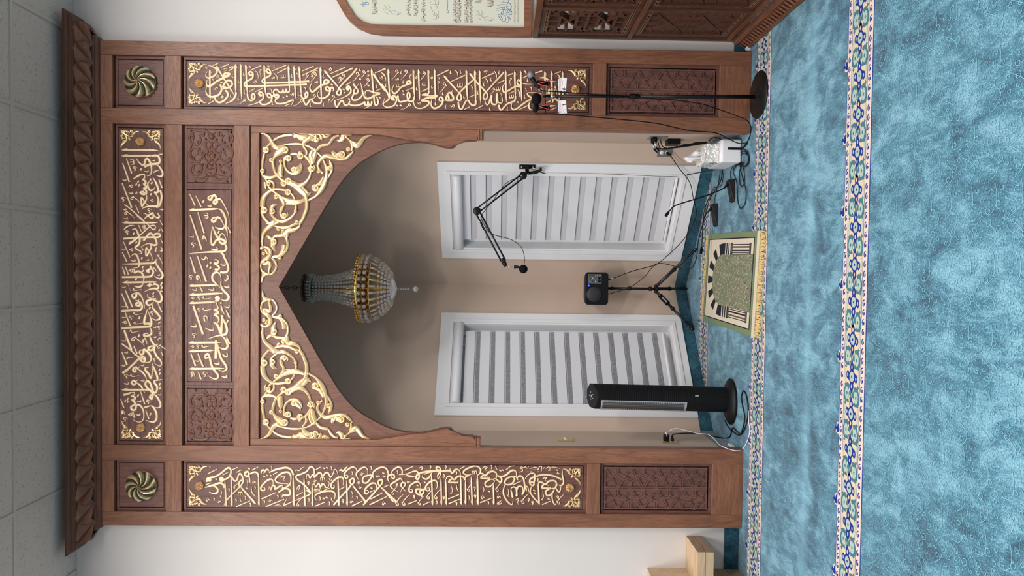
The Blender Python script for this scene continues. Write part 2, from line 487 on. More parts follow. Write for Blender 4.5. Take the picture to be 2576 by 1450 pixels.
TXT['L'] = '''B 510 1155 10.733 180
i 185 240 1
F 395 275 145 400 26
50 110 560 200 510 340 480 480 400 600 300 700 240 760 290 760 400 710 480
56 200 560 110 600 130 540
52 T 90 570 140 520 210 540 210 600 150 610
F 235 645 85 700 24
F 690 360 540 440 22
D 370 550 44
46 730 480 620 550 500 560 480 600
50 480 520 530 510 560 560 540 600 490 590 470 540 500 500
55 s 60 780 200 730 340 690 470 650 550 690 590 780
55 t 290 720 380 780 410 850 380 920 280 935 170 895
46 A 640 1300 600 580
18 T 480 800 510 900 500 970 440 1020
D 485 1030 28
v 140 1100 1.2
i 300 1100 1
v 455 1150 1
46 A 795 1305 765 390
44 s 640 540 720 490 790 490 830 560 880 600 930 560 970 430 1020 400 1070 470 1095 600 1060 680 1010 760
44 1000 760 980 670 1000 610 1060 580
36 t 1010 750 800 950 640 1130 565 1280
50 A 1445 1225 1010 740
F 960 220 800 295 24
F 1070 290 910 365 24
D 1250 265 44
50 1160 350 1220 350 1250 400 1230 460 1170 460 1130 420 1150 360 1190 380
46 s 1220 440 1330 380 1420 360 1490 400 1510 500
44 A 1525 1285 1505 450
44 A 1275 655 1255 440
F 1500 220 1335 305 24
D 1665 475 42
D 1750 450 42
D 1840 450 42
i 1850 240 1
i 700 850 1.1
20 T 950 660 860 740 820 760
D 855 780 34
w 1010 945 1.1
i 890 1140 1.1
i 1140 1055 1.1
i 1275 1245 1.1
22 T 1010 1040 1020 1120 1070 1190
F 1280 1135 910 1290 26
18 T 1190 560 1215 680 1210 760
D 1190 790 30
v 1390 620 1.1
30 T 1315 740 1320 870 1370 960 1440 1020
i 1405 790 1
46 T 1580 420 1590 330 1640 300 1670 340 1640 400
50 T 1680 380 1700 310 1760 290 1800 340
54 s 1790 380 1920 310 2100 260 2280 240 2400 310 2450 440
46 A 2470 1290 2440 430
50 T 2360 740 2380 600 2380 460 2320 370 2200 370 2060 440 1970 540 1990 620 2100 660 2260 670 2390 730
48 s 2380 620 2340 700 2240 780 2050 900
50 2140 790 2250 800 2340 830 2370 930 2320 980 2230 980
40 t 2240 980 2170 980 2140 1050
46 T 2160 810 2160 720 2080 740 1960 820 1950 740 1890 720 1840 840 1810 750 1760 870
50 T 1900 720 1900 600 1850 550 1750 580 1650 670 1580 760 1580 830 1640 860 1690 820 1660 770 1590 770
F 2040 350 1900 425 22
24 T 2080 520 2150 470 2230 480 2180 560 2230 600
F 1990 905 1600 1080 28
F 2200 1090 1710 1290 28
i 1655 1170 1.1
v 1835 1120 1.1
i 2020 1030 1.1
34 T 2290 1050 2200 1220 2210 1250 2350 1190 2576 1090
20 T 1940 1275 2030 1240 2140 1270
B 740 1155 10.733 180
44 s 0 1140 140 1080 290 1020 420 960 430 890 360 790 250 680 110 580 50 500 80 450 200 410 340 340 420 230 490 220 540 290 550 400
46 420 890 330 850
44 A 300 1300 265 470
46 T 340 540 340 440 390 430 430 520 490 440 540 440 550 500 640 400 720 380 770 470 850 380 920 380 970 470 1010 480 1060 380 1090 300 1140 300 1190 440 1200 480
24 T 20 350 60 300 130 320 200 260 285 205
F 715 220 590 295 24
D 815 255 46
D 890 240 46
i 1000 260 1
v 580 590 1.1
w 760 550 1.1
o 390 650 .9
i 385 680 .8
30 T 60 850 100 760 160 720 140 800 90 880
F 235 900 60 1000 22
d 110 1250 .9
i 390 1120 1
46 A 505 1290 485 700
44 T 485 700 550 680 590 760 640 680 680 680 700 760 760 680 820 700 860 770 920 760 950 640 860 590
w 590 860 1.1
d 715 850 .8
F 965 785 800 860 20
50 T 1090 1090 1110 950 1040 880 920 870 780 890 640 940 570 990 570 1060 610 1120
i 690 1080 1.1
D 800 1065 46
D 880 1045 46
F 835 1170 570 1280 26
i 940 1210 1.1
24 T 1000 1045 1020 1120 1070 1160
d 990 570 .8
48 T 1320 720 1340 600 1310 510 1220 500 1110 560 1020 660 1000 740 1050 800 1090 750 1060 710 1000 710
46 A 1215 1290 1185 480
50 T 1220 330 1260 300 1330 320 1400 250 1450 200
46 T 1690 380 1680 270 1600 220 1500 260 1400 340 1360 420 1370 490 1420 530 1460 480 1430 440 1380 440
i 1560 395 1
44 T 1740 570 1700 480 1680 400 1740 320 1850 240 1940 240 1990 320 1980 440
v 1850 400 1.1
i 2070 260 1
46 1990 450 1900 480 1850 560 1880 640 1960 650 2040 570 2100 480
44 s 1960 460 2080 440 2130 480
46 T 2150 540 2130 450 2140 360 2250 270 2370 230 2470 250 2530 330 2540 450 2530 560 2576 650
D 2410 385 44
D 2440 475 44
v 2270 460 1.1
46 A 1440 1290 1420 580
46 1560 710 1510 620 1530 560 1600 530 1630 590 1600 660 1540 710 1440 840 1240 1050 1070 1250
48 A 1970 1195 1560 690
o 1745 650 .9
i 1740 680 .8
v 1800 770 1.1
F 1375 755 1230 830 22
o 1320 1135 1
i 1320 1170 .8
22 T 1545 860 1590 980 1560 1060
v 1560 1150 1.1
i 1690 1060 1.1
F 1845 1140 1560 1275 28
46 T 2230 820 2220 720 2180 660 2080 670 1960 770 1910 840 1910 910 1960 950 2010 900 1980 850 1920 850
D 2090 790 44
F 2175 845 2040 905 20
46 2310 740 2270 650 2290 590 2360 560 2390 610 2370 670 2300 760 1980 1120 1870 1250
48 A 2810 1190 2310 730
F 2400 915 2065 1085 28
F 2505 1020 2040 1240 30
v 2430 1200 1.2
F 2545 710 2420 770 20
B 970 1155 10.733 180
46 T 100 640 60 520 80 460 180 420 240 450 240 510 200 530 150 480 180 430
44 s 140 410 200 310 320 230 410 240 450 310 450 410
i 315 370 1
F 755 205 515 310 26
52 s 360 430 560 410 720 350 820 330 880 370 910 440 900 520 860 560 830 510 860 430 960 380 1140 340 1330 330 1500 340 1650 320 1740 330 1800 390
50 t 560 430 660 470 790 480
46 T 1000 440 1010 510 1100 550 1180 500 1240 400 1270 360
30 T 1030 430 1130 380 1270 360
26 T 900 270 960 220 1010 240 970 300 1020 300
i 1205 230 1.1
i 1620 230 1.1
46 1480 320 1390 290 1370 230 1420 220 1480 260 1500 330
40 T 1420 570 1410 460 1440 390 1490 380 1460 480 1420 560
52 T 1740 260 1760 330 1810 380 1880 300 1950 290 2010 340 2030 470
F 2150 195 2010 275 24
i 1905 390 1.1
i 1570 470 1.1
46 T 2320 420 2220 440 2120 400 2110 340 2200 270 2340 210 2450 200 2540 230 2600 300
44 T 2310 420 2180 480 2150 540
w 2395 380 1.2
44 A 2050 1255 2030 460
44 A 2165 1255 2160 560
50 s 1630 560 1670 490 1760 480 1850 560 1940 490 2040 470 2120 510 2150 570
48 T 1970 590 1940 640 1820 640 1710 630 1770 560 1840 540 1900 570
44 A 1650 1265 1625 550
44 A 1515 1260 1495 510
46 A 1275 1265 1240 380
46 T 1380 810 1400 690 1370 600 1280 590 1180 640 1100 730 1080 790 1120 860 1180 850 1190 790 1100 790
50 1080 820 1010 830 850 820 830 860 850 940 940 970 1000 950 1030 880 1000 830
40 920 920 940 870 990 850
50 T 985 1040 960 960 920 940
46 T 950 810 940 690 880 620 790 640 680 710 640 790 640 870 690 910 740 870 710 830 650 830
D 1065 635 44
D 860 715 44
46 T 460 640 440 560 380 540 270 610 150 690 150 760 230 830 350 900
44 T 550 890 470 790 420 720 450 650 520 650 530 710 460 800 400 900
26 T 270 720 320 670 310 730 280 740
d 205 940 .8
v 625 620 1.1
o 775 1020 .9
i 775 1050 .8
46 A 240 1175 -20 870
F 85 705 0 745 22
d 325 1220 1.1
d 500 1220 1.1
F 850 1125 600 1225 28
d 920 1215 .9
F 1195 1160 1010 1250 26
d 1160 1050 1.1
d 1365 1050 1.1
o 1575 1040 .9
i 1570 1070 .8
i 1375 1185 1.1
18 T 1775 710 1800 830 1790 920 1730 950
26 T 1910 690 1930 800 1975 890
F 1990 965 1690 1085 28
F 2000 1090 1700 1215 28
i 1910 1220 1.1
44 A 2345 1255 2310 480
d 2245 850 .9
i 2400 810 1.1
i 2250 1050 1.1
o 2420 1010 .9
i 2420 1040 .8
46 A 2500 1255 2470 500
B 1200 1155 10.733 180
50 T 0 460 80 400 150 400 220 460 320 370 430 340 520 380 540 460 510 560
46 T 360 490 320 530 200 530 110 520 160 460 220 440 300 480
44 0 200 60 230 100 300 90 390
44 A 35 1255 15 450
26 T 135 270 200 220 280 230 220 290 280 330
i 385 230 1.1
28 T 505 180 520 250 560 310
D 630 315 44
D 700 305 44
D 805 290 36
24 T 820 280 900 210 1030 185
46 T 470 590 390 550 250 620 220 680 250 740 340 750 440 670 490 580
44 s 400 570 500 540 580 600 640 640 670 560 640 500 570 460
52 T 570 450 680 480 800 430 900 340 1000 310 1060 360 1060 460
44 1030 560 970 490 850 510 760 600 770 680 860 700 960 660 1030 540
44 s 980 480 1060 490 1100 570
48 s 1080 560 1120 480 1200 470 1260 550 1290 720 1280 850 1220 970
46 T 1240 960 1240 790 1180 740 1110 760 1070 850 1060 790 990 760 930 790 920 850
46 A 975 1060 915 830
46 A 1080 1030 1070 830
30 T 1320 720 1380 780 1410 920
40 T 1290 700 1330 800 1340 880
46 T 760 700 720 820 720 960 800 1120 900 1220 960 1220 980 1080
F 1210 595 975 700 24
46 s 1290 560 1360 460 1460 390 1550 400 1570 480 1560 560 1540 640 1540 700 1490 720 1430 660 1440 560 1520 500 1640 460 1800 430 1960 440 2120 480 2280 560
46 1440 630 1560 640
22 T 2000 225 2120 230 2250 270
24 T 1160 250 1200 220 1260 240 1320 220 1360 260 1400 200
24 T 1160 260 1230 280 1220 340 1120 370
22 T 1380 240 1460 260 1560 230 1620 240 1650 300 1690 220 1750 200 1740 340 1720 350
20 T 1780 290 1820 240 1880 260 1930 220 1980 240 1960 310 2000 330
16 T 1470 300 1600 280
D 1380 340 18
D 1460 340 18
D 1660 345 18
D 1940 320 22
D 2165 305 44
D 2190 390 46
40 T 2305 300 2310 450 2340 620 2310 700 2240 720 2160 680
46 1660 640 1740 630 1850 690 1940 610 2060 590 2130 620 2150 700 2120 790
46 T 2000 750 1960 790 1840 790 1760 780 1800 700 1880 690 1930 740
46 A 1685 1260 1655 640
44 t 1690 1200 1560 1080 1450 920 1450 820 1480 740
46 T 2080 820 2000 800 1880 860 1860 920 1900 990 1990 970 2070 870 2080 820 1990 800
44 T 2010 800 2130 800 2200 890 2250 850 2270 740
36 T 2060 880 2030 1000 2050 1140 2110 1240 2150 1160
D 1545 855 44
D 1565 930 44
i 1635 575 1
26 T 1770 550 1830 510 1890 510 1840 570 1890 600
18 T 1770 890 1800 1000 1780 1070 1730 1110
D 1770 1110 26
D 1935 1085 44
F 1985 1145 1760 1240 22
o 2185 1030 .9
i 2190 1060 .8
d 2210 1190 1
o 1500 1180 .9
i 1500 1210 .8
i 1390 1110 1.1
d 1250 1180 1
20 T 1060 1100 1130 1080 1100 1180 1130 1260
D 1060 1100 20
D 1100 1080 20
D 1130 1110 20
44 A 460 1260 440 680
D 330 880 44
18 T 155 720 190 830 160 920
v 165 1040 1.1
F 390 1065 85 1185 28
i 300 1200 1.1
d 550 850 1
v 595 1020 1.1
34 T 660 1130 580 1190 560 1220 650 1210 650 1180
18 T 835 800 855 900 840 990 795 1000
D 840 1010 26
'''
TXT['T'] = '''B 290 365 8.0556 90
42 A 118 100 870 108
42 A 120 220 760 220
48 740 220 850 215 890 260 900 330 870 375 780 385 680 400 590 440
44 T 430 270 480 350 540 400 590 390 610 300 650 280 700 340 730 430 735 540 700 610 640 625
40 T 840 400 900 450 960 560 950 620 900 635 820 610
20 T 770 570 810 530 890 515
F 225 270 335 575 26
F 150 370 285 750 30
F 140 775 335 1275 32
w 335 340 1
v 405 480 1
D 520 495 40
i 915 175 .8
i 770 305 .8
i 630 525 .9
36 T 360 690 440 640 520 600 590 600 600 640
44 s 590 600 600 660 560 700 590 720 620 760 580 790 610 820 635 860 580 880 620 920 630 970 570 1000 510 970 560 945 590 980
36 T 600 960 640 1040 630 1110 590 1170 540 1240 530 1160 530 1070 570 1110 590 1150 650 1210 720 1250
44 T 545 1285 640 1250 740 1240 840 1240 870 1170 870 1080 820 990 780 970
44 t 790 960 850 960 870 900 840 800 790 700 760 660
40 T 690 740 660 790 670 870 710 920 770 900 810 850
D 715 705 40
D 740 770 40
D 465 745 38
D 425 800 38
D 485 815 38
D 430 970 38
D 725 1000 38
F 885 690 950 870 28
44 t 910 920 940 1020 930 1140 890 1240 830 1275
i 180 700 .9
i 310 965 .9
o 315 835 .9
o 740 1125 .8
d 340 1085 .8
v 170 1100 1
i 185 1300 .9
i 935 1300 .8
v 695 1330 1
F 410 1220 485 1385 20
26 190 1210 300 1290 480 1450 560 1520 620 1590
d 215 1385 .8
B 290 540 8.0556 90
40 T 850 -40 895 30 870 60 820 50 760 -10
38 T 580 95 640 40 700 0 760 -30 770 50 720 70 640 0 560 -30
40 A 135 165 860 165
i 210 70 .9
24 440 20 570 130 690 230 760 300 810 290 810 230 740 220 680 260 480 440
44 A 265 610 490 440
24 T 165 320 220 260 300 220 390 220
v 250 370 1
D 375 390 38
D 895 320 38
F 470 210 530 345 18
w 575 250 .8
F 900 110 960 215 18
F 920 260 965 345 18
F 915 490 965 585 18
44 T 340 310 410 290 450 360 480 440 500 520 470 610 410 660 430 700 520 750 530 790 470 800
40 T 330 830 400 800 450 850 480 950 490 1010 460 1070 350 1090
44 T 340 1100 390 1130 390 1180 460 1150 540 1190 580 1280 570 1370 540 1450
40 160 490 400 470 700 460 860 460 910 430 890 390 820 390 790 410
42 A 565 545 670 400
42 660 410 720 380 780 440 830 530 840 600 790 620 720 600
36 T 555 640 620 600 700 590 730 650 710 710 670 780 630 840 620 760 630 680 670 720 700 760 740 850 750 920 720 970
44 T 145 1005 400 1000 640 990 760 985 820 940 840 900
44 T 830 900 830 990 880 1080 950 1190 960 1250 910 1300 840 1280 790 1240
F 165 550 300 870 22
F 140 760 235 955 24
F 145 1060 200 1225 28
F 205 1055 270 1225 28
F 520 640 570 730 20
D 425 565 36
D 540 885 36
D 560 1070 36
D 565 1140 36
D 830 690 38
D 820 740 36
D 420 1310 42
i 165 705 .8
i 360 925 1.1
i 645 915 .8
i 870 1220 .8
o 325 715 .9
o 315 1140 1
o 870 840 .7
24 T 880 860 920 910 960 1010
24 T 910 650 950 700 940 750 890 720
34 720 1040 710 1070 740 1060
24 T 750 1060 800 1100 845 1165
42 140 1270 400 1265 680 1260 750 1220 770 1150 730 1100 670 1120 640 1150 700 1170
42 A 135 1380 850 1365
44 T 680 1450 700 1410 760 1450
44 T 770 1430 800 1400 880 1450
D 940 1400 40
B 290 715 8.0556 90
30 T 250 0 320 170
i 170 55 .8
44 T 390 40 460 60 530 40 570 -10
o 680 30 .9
40 T 760 20 830 10 880 50 850 90 760 90 660 120 570 170
46 T 820 100 900 160 940 260 930 340 870 360 800 330 740 300 660 260 650 200
46 T 830 290 740 310 650 340 630 390 680 430 740 400 780 360
46 T 750 380 760 480 840 580 900 660 890 710 820 730 740 690
D 930 20 40
D 945 75 40
D 770 190 40
D 770 250 40
24 T 900 160 930 140 970 150
22 T 340 130 375 90 390 130 540 105
F 205 125 350 470 32
F 130 190 255 490 30
F 205 580 305 845 30
F 865 385 945 570 30
50 T 400 180 340 220 370 280 420 250 430 180 500 210 560 310 600 490
46 T 440 410 410 420 480 440 500 390 460 370 410 410
46 130 545 350 530 480 530 540 480 530 400 480 370 410 400
i 170 445 .9
i 440 320 .9
22 T 350 620 390 570 410 620 560 595
22 T 360 810 400 770 420 810 560 785
22 T 280 970 320 930 340 980 490 955
D 490 680 42
D 480 1045 44
D 700 485 42
v 325 685 1
v 755 595 1
i 170 665 .9
o 190 780 1
50 T 650 510 620 620 590 720 590 800 650 800 720 800 730 740 700 640 660 540
46 130 900 350 880 560 870 680 860 730 820 730 740
46 T 690 870 730 930 730 1010 680 1040 600 1060 580 1020 640 1000 690 1040
46 T 700 1050 730 1140 790 1230 850 1220
46 T 870 1210 820 1260 740 1260 670 1290 690 1340 760 1330 790 1270 800 1380 850 1480 910 1540 940 1600 930 1650 880 1660 780 1600
24 T 865 815 900 780 935 770
24 T 860 1140 890 1100 935 1095
i 795 870 .8
v 895 890 .9
w 900 1005 .7
i 795 1070 .8
44 180 935 250 1130 330 1330
i 165 1135 1
d 365 1120 1
28 T 530 1150 570 1130 560 1190 600 1100 640 1190 620 1220
32 130 1210 300 1330 420 1440 600 1540
F 375 1250 445 1420 30
F 135 1375 240 1645 30
i 215 1380 .9
50 T 560 1320 490 1370 520 1430 570 1400 580 1330 650 1370 710 1450 730 1520 690 1580 620 1590 540 1560
d 885 1280 .9
F 935 1370 965 1450 24
B 290 890 8.0556 90
26 T 220 120 270 80 365 85
44 460 110 530 70 590 80 600 150 540 160 480 110 380 200 200 370
44 A 145 410 240 310
i 160 235 .9
i 545 230 .9
v 805 135 .9
44 T 400 300 420 340 400 370 360 340 380 290 430 280 460 320 490 260
36 T 470 320 540 370 600 440 640 530
46 T 680 280 610 290 620 350 680 420 720 500 750 400 760 190
46 T 750 200 800 330 850 460 850 540 790 540
46 790 540 800 600 850 680 830 780 780 790 740 690 700 590 640 560 610 620 650 700 720 760 760 830 740 920 700 880 740 830
D 900 330 40
D 905 405 40
v 225 460 1
22 T 290 460 320 430 350 465 490 445
i 550 540 .9
42 T 350 560 370 540 420 590 380 630 330 600 360 550 410 580 460 520
36 T 430 590 520 660 600 800
i 225 600 1.1
24 T 875 555 910 530 955 530
D 905 620 42
D 910 700 42
42 A 120 735 620 735
42 600 735 680 740 730 770
40 A 155 850 330 790
44 T 320 790 380 790 390 830 330 860 390 880 400 920 340 940 380 970 400 1030 320 1080 340 1140 400 1140 430 1050 480 1040 550 1110 580 1220 570 1330 510 1390 430 1380 360 1340
D 465 850 40
D 255 920 36
D 205 960 36
D 255 975 36
i 480 960 1
v 675 980 1
i 895 825 .8
44 T 760 820 830 860 900 970 920 1060 870 1100 800 1090
36 A 575 1105 700 1060
44 T 690 1060 750 1070 800 1130 840 1240 830 1340 770 1390 700 1380 625 1355
F 515 770 600 1030 26
F 110 925 175 1100 24
F 620 1150 685 1330 26
D 715 1225 40
26 T 130 1240 130 1170 170 1180 190 1240
40 130 1180 150 1220
o 300 1240 .9
F 335 1190 375 1300 18
F 365 1190 400 1310 18
i 460 1230 1
v 200 1335 1
'''
TXT['Q'] = '''B 460 480 8.788 90
F 155 75 275 335 30
F 285 110 410 360 28
D 455 240 48
52 T 680 110 620 110 560 160 590 200 630 190 660 120 720 110 750 190 760 250 710 290 680 250 740 190 830 190 890 270 960 400 1010 520 1030 690
i 590 325 1.1
48 A 130 430 800 400
50 T 780 400 850 430 920 540 960 680 950 800 980 900 990 1010
46 T 940 780 880 840 800 840 710 800
52 T 760 590 680 600 640 650 680 690 730 650 760 590 830 610 880 700 920 780
F 335 475 475 940 32
F 165 535 420 1300 40
w 515 545 1.1
F 995 800 1055 935 32
D 795 915 46
50 T 660 790 640 900 630 1050 640 1180 680 1190 730 1110 790 1070 880 1080 940 1140 880 1170 820 1130 800 1040 850 960 900 960 950 1050 960 1130
50 T 670 800 700 900 750 1000 800 1060 820 1000 860 950
50 T 950 1120 940 1180 970 1260 940 1320 860 1345 600 1355 380 1370 145 1390
50 950 1100 950 1170
34 T 440 1000 470 1010 510 1060 530 1120
34 450 1010 450 1080
i 195 1010 1
v 240 1200 1.2
i 700 1280 1.6
50 850 1360 900 1420 930 1500 980 1600 1010 1710 980 1790 900 1810 830 1800
B 460 640 8.788 90
F 170 60 280 425 38
F 325 35 520 605 42
32 T 410 80 450 120 490 100 510 60 550 100 560 150
D 615 195 46
D 545 260 50
D 615 300 46
46 T 680 130 740 120 790 160 760 200 700 200 760 240 810 300 770 340 720 330 770 400 830 450 850 560 850 680
50 T 830 430 760 400 690 420 650 500 680 590 760 670 830 740
54 T 840 600 850 700 900 800 990 890 1020 960 970 1020 900 1020 840 990
i 890 225 1.2
D 975 540 34
30 T 930 460 980 460 1010 520 980 570 930 590 920 540
v 190 515 1.2
34 T 310 580 310 480 370 500 400 600
34 325 510 340 580
48 A 125 700 770 680
i 970 710 1.3
i 260 775 1.2
i 630 770 1.4
F 380 710 440 830 32
50 A 135 900 890 860
v 370 975 1
26 T 440 980 460 940 490 990 630 965
o 220 970 .9
o 800 990 .6
60 720 980 760 960 790 990 760 1020 730 1000
40 730 940 800 950 820 1000
48 A 125 1085 720 1055
50 T 740 1050 760 1120 780 1200 700 1230 760 1250 790 1300 710 1330 770 1380 800 1440 790 1490 740 1540 680 1540
26 850 1060 840 1090 870 1070
38 T 850 1120 870 1220 930 1340
i 975 1150 1.3
v 365 1230 1
26 T 430 1230 460 1195 490 1240 645 1215
F 960 1235 1035 1400 38
52 235 1140 340 1440 450 1770
34 T 470 1440 480 1370 530 1380 560 1440
54 880 1350 870 1440 860 1600 850 1760
B 460 800 8.788 90
36 470 0 490 80
30 T 530 10 560 80
D 990 80 50
60 T 680 90 750 140 800 220 840 340 870 200 890 0
56 T 860 -60 900 40 960 170 980 280 950 360 860 380 720 410 560 465
i 240 175 1.5
32 T 495 225 580 260 640 280 680 260 670 220
v 260 390 1.2
F 970 420 1040 580 38
54 T 850 390 930 460 980 560 990 640 940 690 860 680 790 640
50 A 120 555 850 545
62 740 490 730 900
52 T 740 500 780 620 800 740 850 900 920 1000 970 1090 960 1150 890 1180 800 1150
50 A 120 745 690 720
o 215 640 .9
v 345 640 1
26 T 410 640 435 605 460 650 615 620
F 180 785 285 1065 40
F 335 785 450 1080 40
i 315 940 1.1
i 750 1000 1.4
34 T 900 860 890 810 930 850 980 860 990 800 960 770
52 T 600 870 560 880 500 890 500 840 550 800 590 850 620 980 660 1100 730 1200 790 1280 760 1340 690 1350 610 1310 550 1270
50 A 130 1130 915 1120
34 T 200 1320 190 1210 240 1220 280 1330
34 215 1230 225 1300
F 345 1190 405 1360 36
v 500 1250 1.3
i 920 1290 1.4
'''
TXT['S'] = '''B 640 325 12.88 0
V 110 115 20 300 140 60 480 270 110 560 420 130 640 540 150 740 600 150 840 560 100 1000 510 50 1200 480 60 1400 475 65 1560 495 50 1720 540 50 1840 600 60 1950 680 70 2060 780 50 2180 900 50 2260 1060 60 2330 1260 95 2350 1443 100 2300 1700 130 2180 1950 150 2000 2170 70 1850 2260 60 1720 2330 60
V 380 610 40 500 480 55 620 370 60 800 260 65 1000 200 80 1240 180 90
V 1200 170 30 1290 220 110 1380 210 130 1460 250 160 1530 270 200 1640 250 170 1760 180 60
V 1150 150 20 1600 160 50 2000 170 50 2490 175 10
V 2000 180 60 1990 300 130 1960 370 90 2040 380 90 2100 290 80
V 2110 180 60 2170 280 100 2150 340 60
V 2230 180 70 2290 250 90 2400 220 60 2490 175 10
V 1860 230 90 1780 300 150 1680 350 170 1600 450 110 1600 560 80 1660 660 60 1700 760 80 1660 870 30
O 1890 290 110
V 1850 600 30 1880 700 80 1820 850 120 1850 1000 150 1860 1160 40
V 1930 620 40 1990 740 110 1930 900 150 1900 1040 130 1870 1150 40
V 2030 700 60 2060 640 80 2200 530 90 2420 490 80
V 2420 490 70 2520 340 80 2640 230 70 2750 205 60
V 2040 700 30 2060 640 40 2100 620 40
V 3160 190 20 2940 190 60 2800 200 40
V 2900 230 80 2830 290 90 2780 380 90 2680 370 30
V 2900 230 90 2870 330 110 2780 390 70
V 3000 230 110 2950 300 70
V 3020 300 30 3120 400 60 3160 520 80 3170 620 70 3150 720 50
V 3120 370 20 3230 470 150 3330 530 170 3430 450 140 3540 300 110 3700 215 70 3810 200 10
O 3050 660 75
V 3220 710 30 3100 850 80 2960 950 90 2800 970 100 2640 940 90 2480 890 130 2340 870 130 2220 930 110 2100 1060 90 2060 1200 80 2110 1320 70 2220 1440 70
V 2540 930 60 2640 860 120 2560 760 130 2600 690 30
V 2640 900 120 2760 830 170 2850 790 160
O 2850 820 115
O 2090 1370 65
V 2430 1010 10 2480 1140 110 2520 1270 80 2480 1420 70 2370 1600 60
O 2440 1270 85
O 380 680 115
V 330 780 60 290 950 80 265 1100 75 260 1290 60
O 270 1360 80
V 240 1420 60 280 1510 70 400 1560 100 560 1560 90 700 1510 70 780 1410 60
V 980 620 160 860 720 200 740 800 170 640 930 80 600 1100 90 640 1300 90 700 1460 70 820 1580 70 960 1700 90 1100 1770 60
O 1000 680 125
O 560 1010 75
O 860 1050 55
V 860 1100 40 850 1250 140 840 1400 180 880 1500 120 930 1530 20
V 780 1340 60 820 1450 150 800 1520 40
V 1080 850 30 990 950 90 970 1100 70 1020 1280 70 1130 1400 70 1280 1450 80 1430 1390 110 1530 1250 60 1500 1100 10
V 1230 1280 90 1360 1300 150 1480 1200 90 1510 1090 10
O 1110 950 110
O 1300 1320 105
V 1170 830 50 1300 800 80 1400 810 70
O 1500 880 110
V 1420 800 30 1480 760 90 1560 735 10
V 1560 830 50 1700 930 80 1790 1060 70 1840 1180 60
O 1850 1300 110
V 1710 1245 10 1780 1300 100 1850 1340 90
V 1930 1170 40 1960 1280 50 1900 1380 40
V 1830 1400 60 1790 1550 70 1680 1720 90 1520 1830 150 1360 1820 170 1200 1720 140 1080 1660 90
O 1110 1680 110
O 960 1760 110
B 640 425 12.88 0
V 1050 470 60 1250 500 160 1400 590 200 1530 720 190 1640 820 160 1680 960 130 1700 1100 120 1690 1300 110 1640 1443 110 1560 1640 100 1450 1800 90
V 1500 560 60 1640 700 110 1740 800 110 1850 745 10
V 1600 860 80 1700 880 90 1840 770 20
O 1980 620 125
V 1890 540 60 2060 520 90 2180 420 120 2260 250 80
V 270 240 20 340 290 60 400 390 60
V 340 430 60 350 540 80 380 660 20
O 460 490 80
V 400 420 60 520 390 70 620 470 70 640 580 60 600 680 50
V 450 570 60 560 670 60 660 760 60 780 860 90 940 960 110 1100 1040 160 1300 1080 180 1480 1060 130 1620 1000 90
V 990 1140 20 1150 1110 100 1300 1100 110
O 710 910 80
V 760 850 60 850 930 130 930 1040 130 950 1160 90 900 1290 80 850 1443 70
V 1040 700 60 920 680 80 740 660 70 580 690 80 420 800 110 300 950 150 270 1100 160 260 1250 150
O 1100 760 110
V 1170 770 40 1240 860 60 1310 980 60
V 1350 1150 50 1350 1320 60
O 1340 1370 55
O 320 1340 120
V 740 1155 10 620 1200 110 560 1290 130 600 1380 120
O 590 1380 100
B 640 520 16.1 0
V 1120 0 70 1060 150 90 1060 300 90 1130 420 90 1210 450 100
O 1220 370 120
V 1300 400 80 1350 320 70 1330 210 10
V 1660 220 60 1560 380 80 1400 510 100 1200 600 130 1000 590 120 850 500 90 700 350 80 640 220 80
V 280 200 80 350 380 110 480 560 100 600 680 80
V 480 680 20 620 670 90 760 640 160 900 620 120 1060 610 80
V 1000 620 90 820 700 120 640 800 170 480 930 150 360 1100 130 320 1300 100 300 1450 90
V 760 530 60 780 640 120 700 740 130
V 800 780 40 950 820 90 1150 860 110 1400 820 100 1600 730 90 1720 660 80
O 990 900 90
O 1730 650 95
V 1830 580 50 1850 700 70 1800 840 90 1600 950 150 1400 980 200 1280 1080 210 1180 1140 150 1060 1180 100 880 1200 110 740 1280 80 660 1400 60
V 1300 1020 180 1330 1130 150 1310 1300 90 1340 1450 80
V 1120 1100 60 1120 1000 70 1200 950 60
V 480 1130 10 560 1220 110 680 1280 120 760 1240 60
V 1180 1150 60 1290 1280 70 1340 1420 60
O 800 1400 110
B 640 600 12.08 0
V 230 0 60 240 110 60 240 230 50
V 140 350 10 220 290 90 300 260 60 400 290 80 480 400 110 470 500 110 400 600 130 280 660 90 210 740 70 190 850 60 230 980 60 320 1060 80 430 1090 60 530 1080 60 630 970 60 670 830 60 620 690 60 520 590 50
V 320 330 50 360 400 60 400 470 40
O 290 460 55
V 240 790 20 330 780 80 440 730 110 480 830 90 450 930 70 440 1060 40
O 300 740 55
V 440 1100 40 330 1110 80 260 1160 80 240 1250 70 220 1350 10
V 250 1060 40 260 1120 60
V 540 560 60 650 550 90 760 540 90 880 460 90 980 340 70 1010 200 70 1000 60 70 950 -60 70
V 900 200 150 890 300 130 830 420 90 730 510 30
V 920 190 100 900 240 120
O 780 580 65
V 640 400 10 590 300 90 560 200 150 580 110 150
O 600 110 95
O 465 1080 40
'''
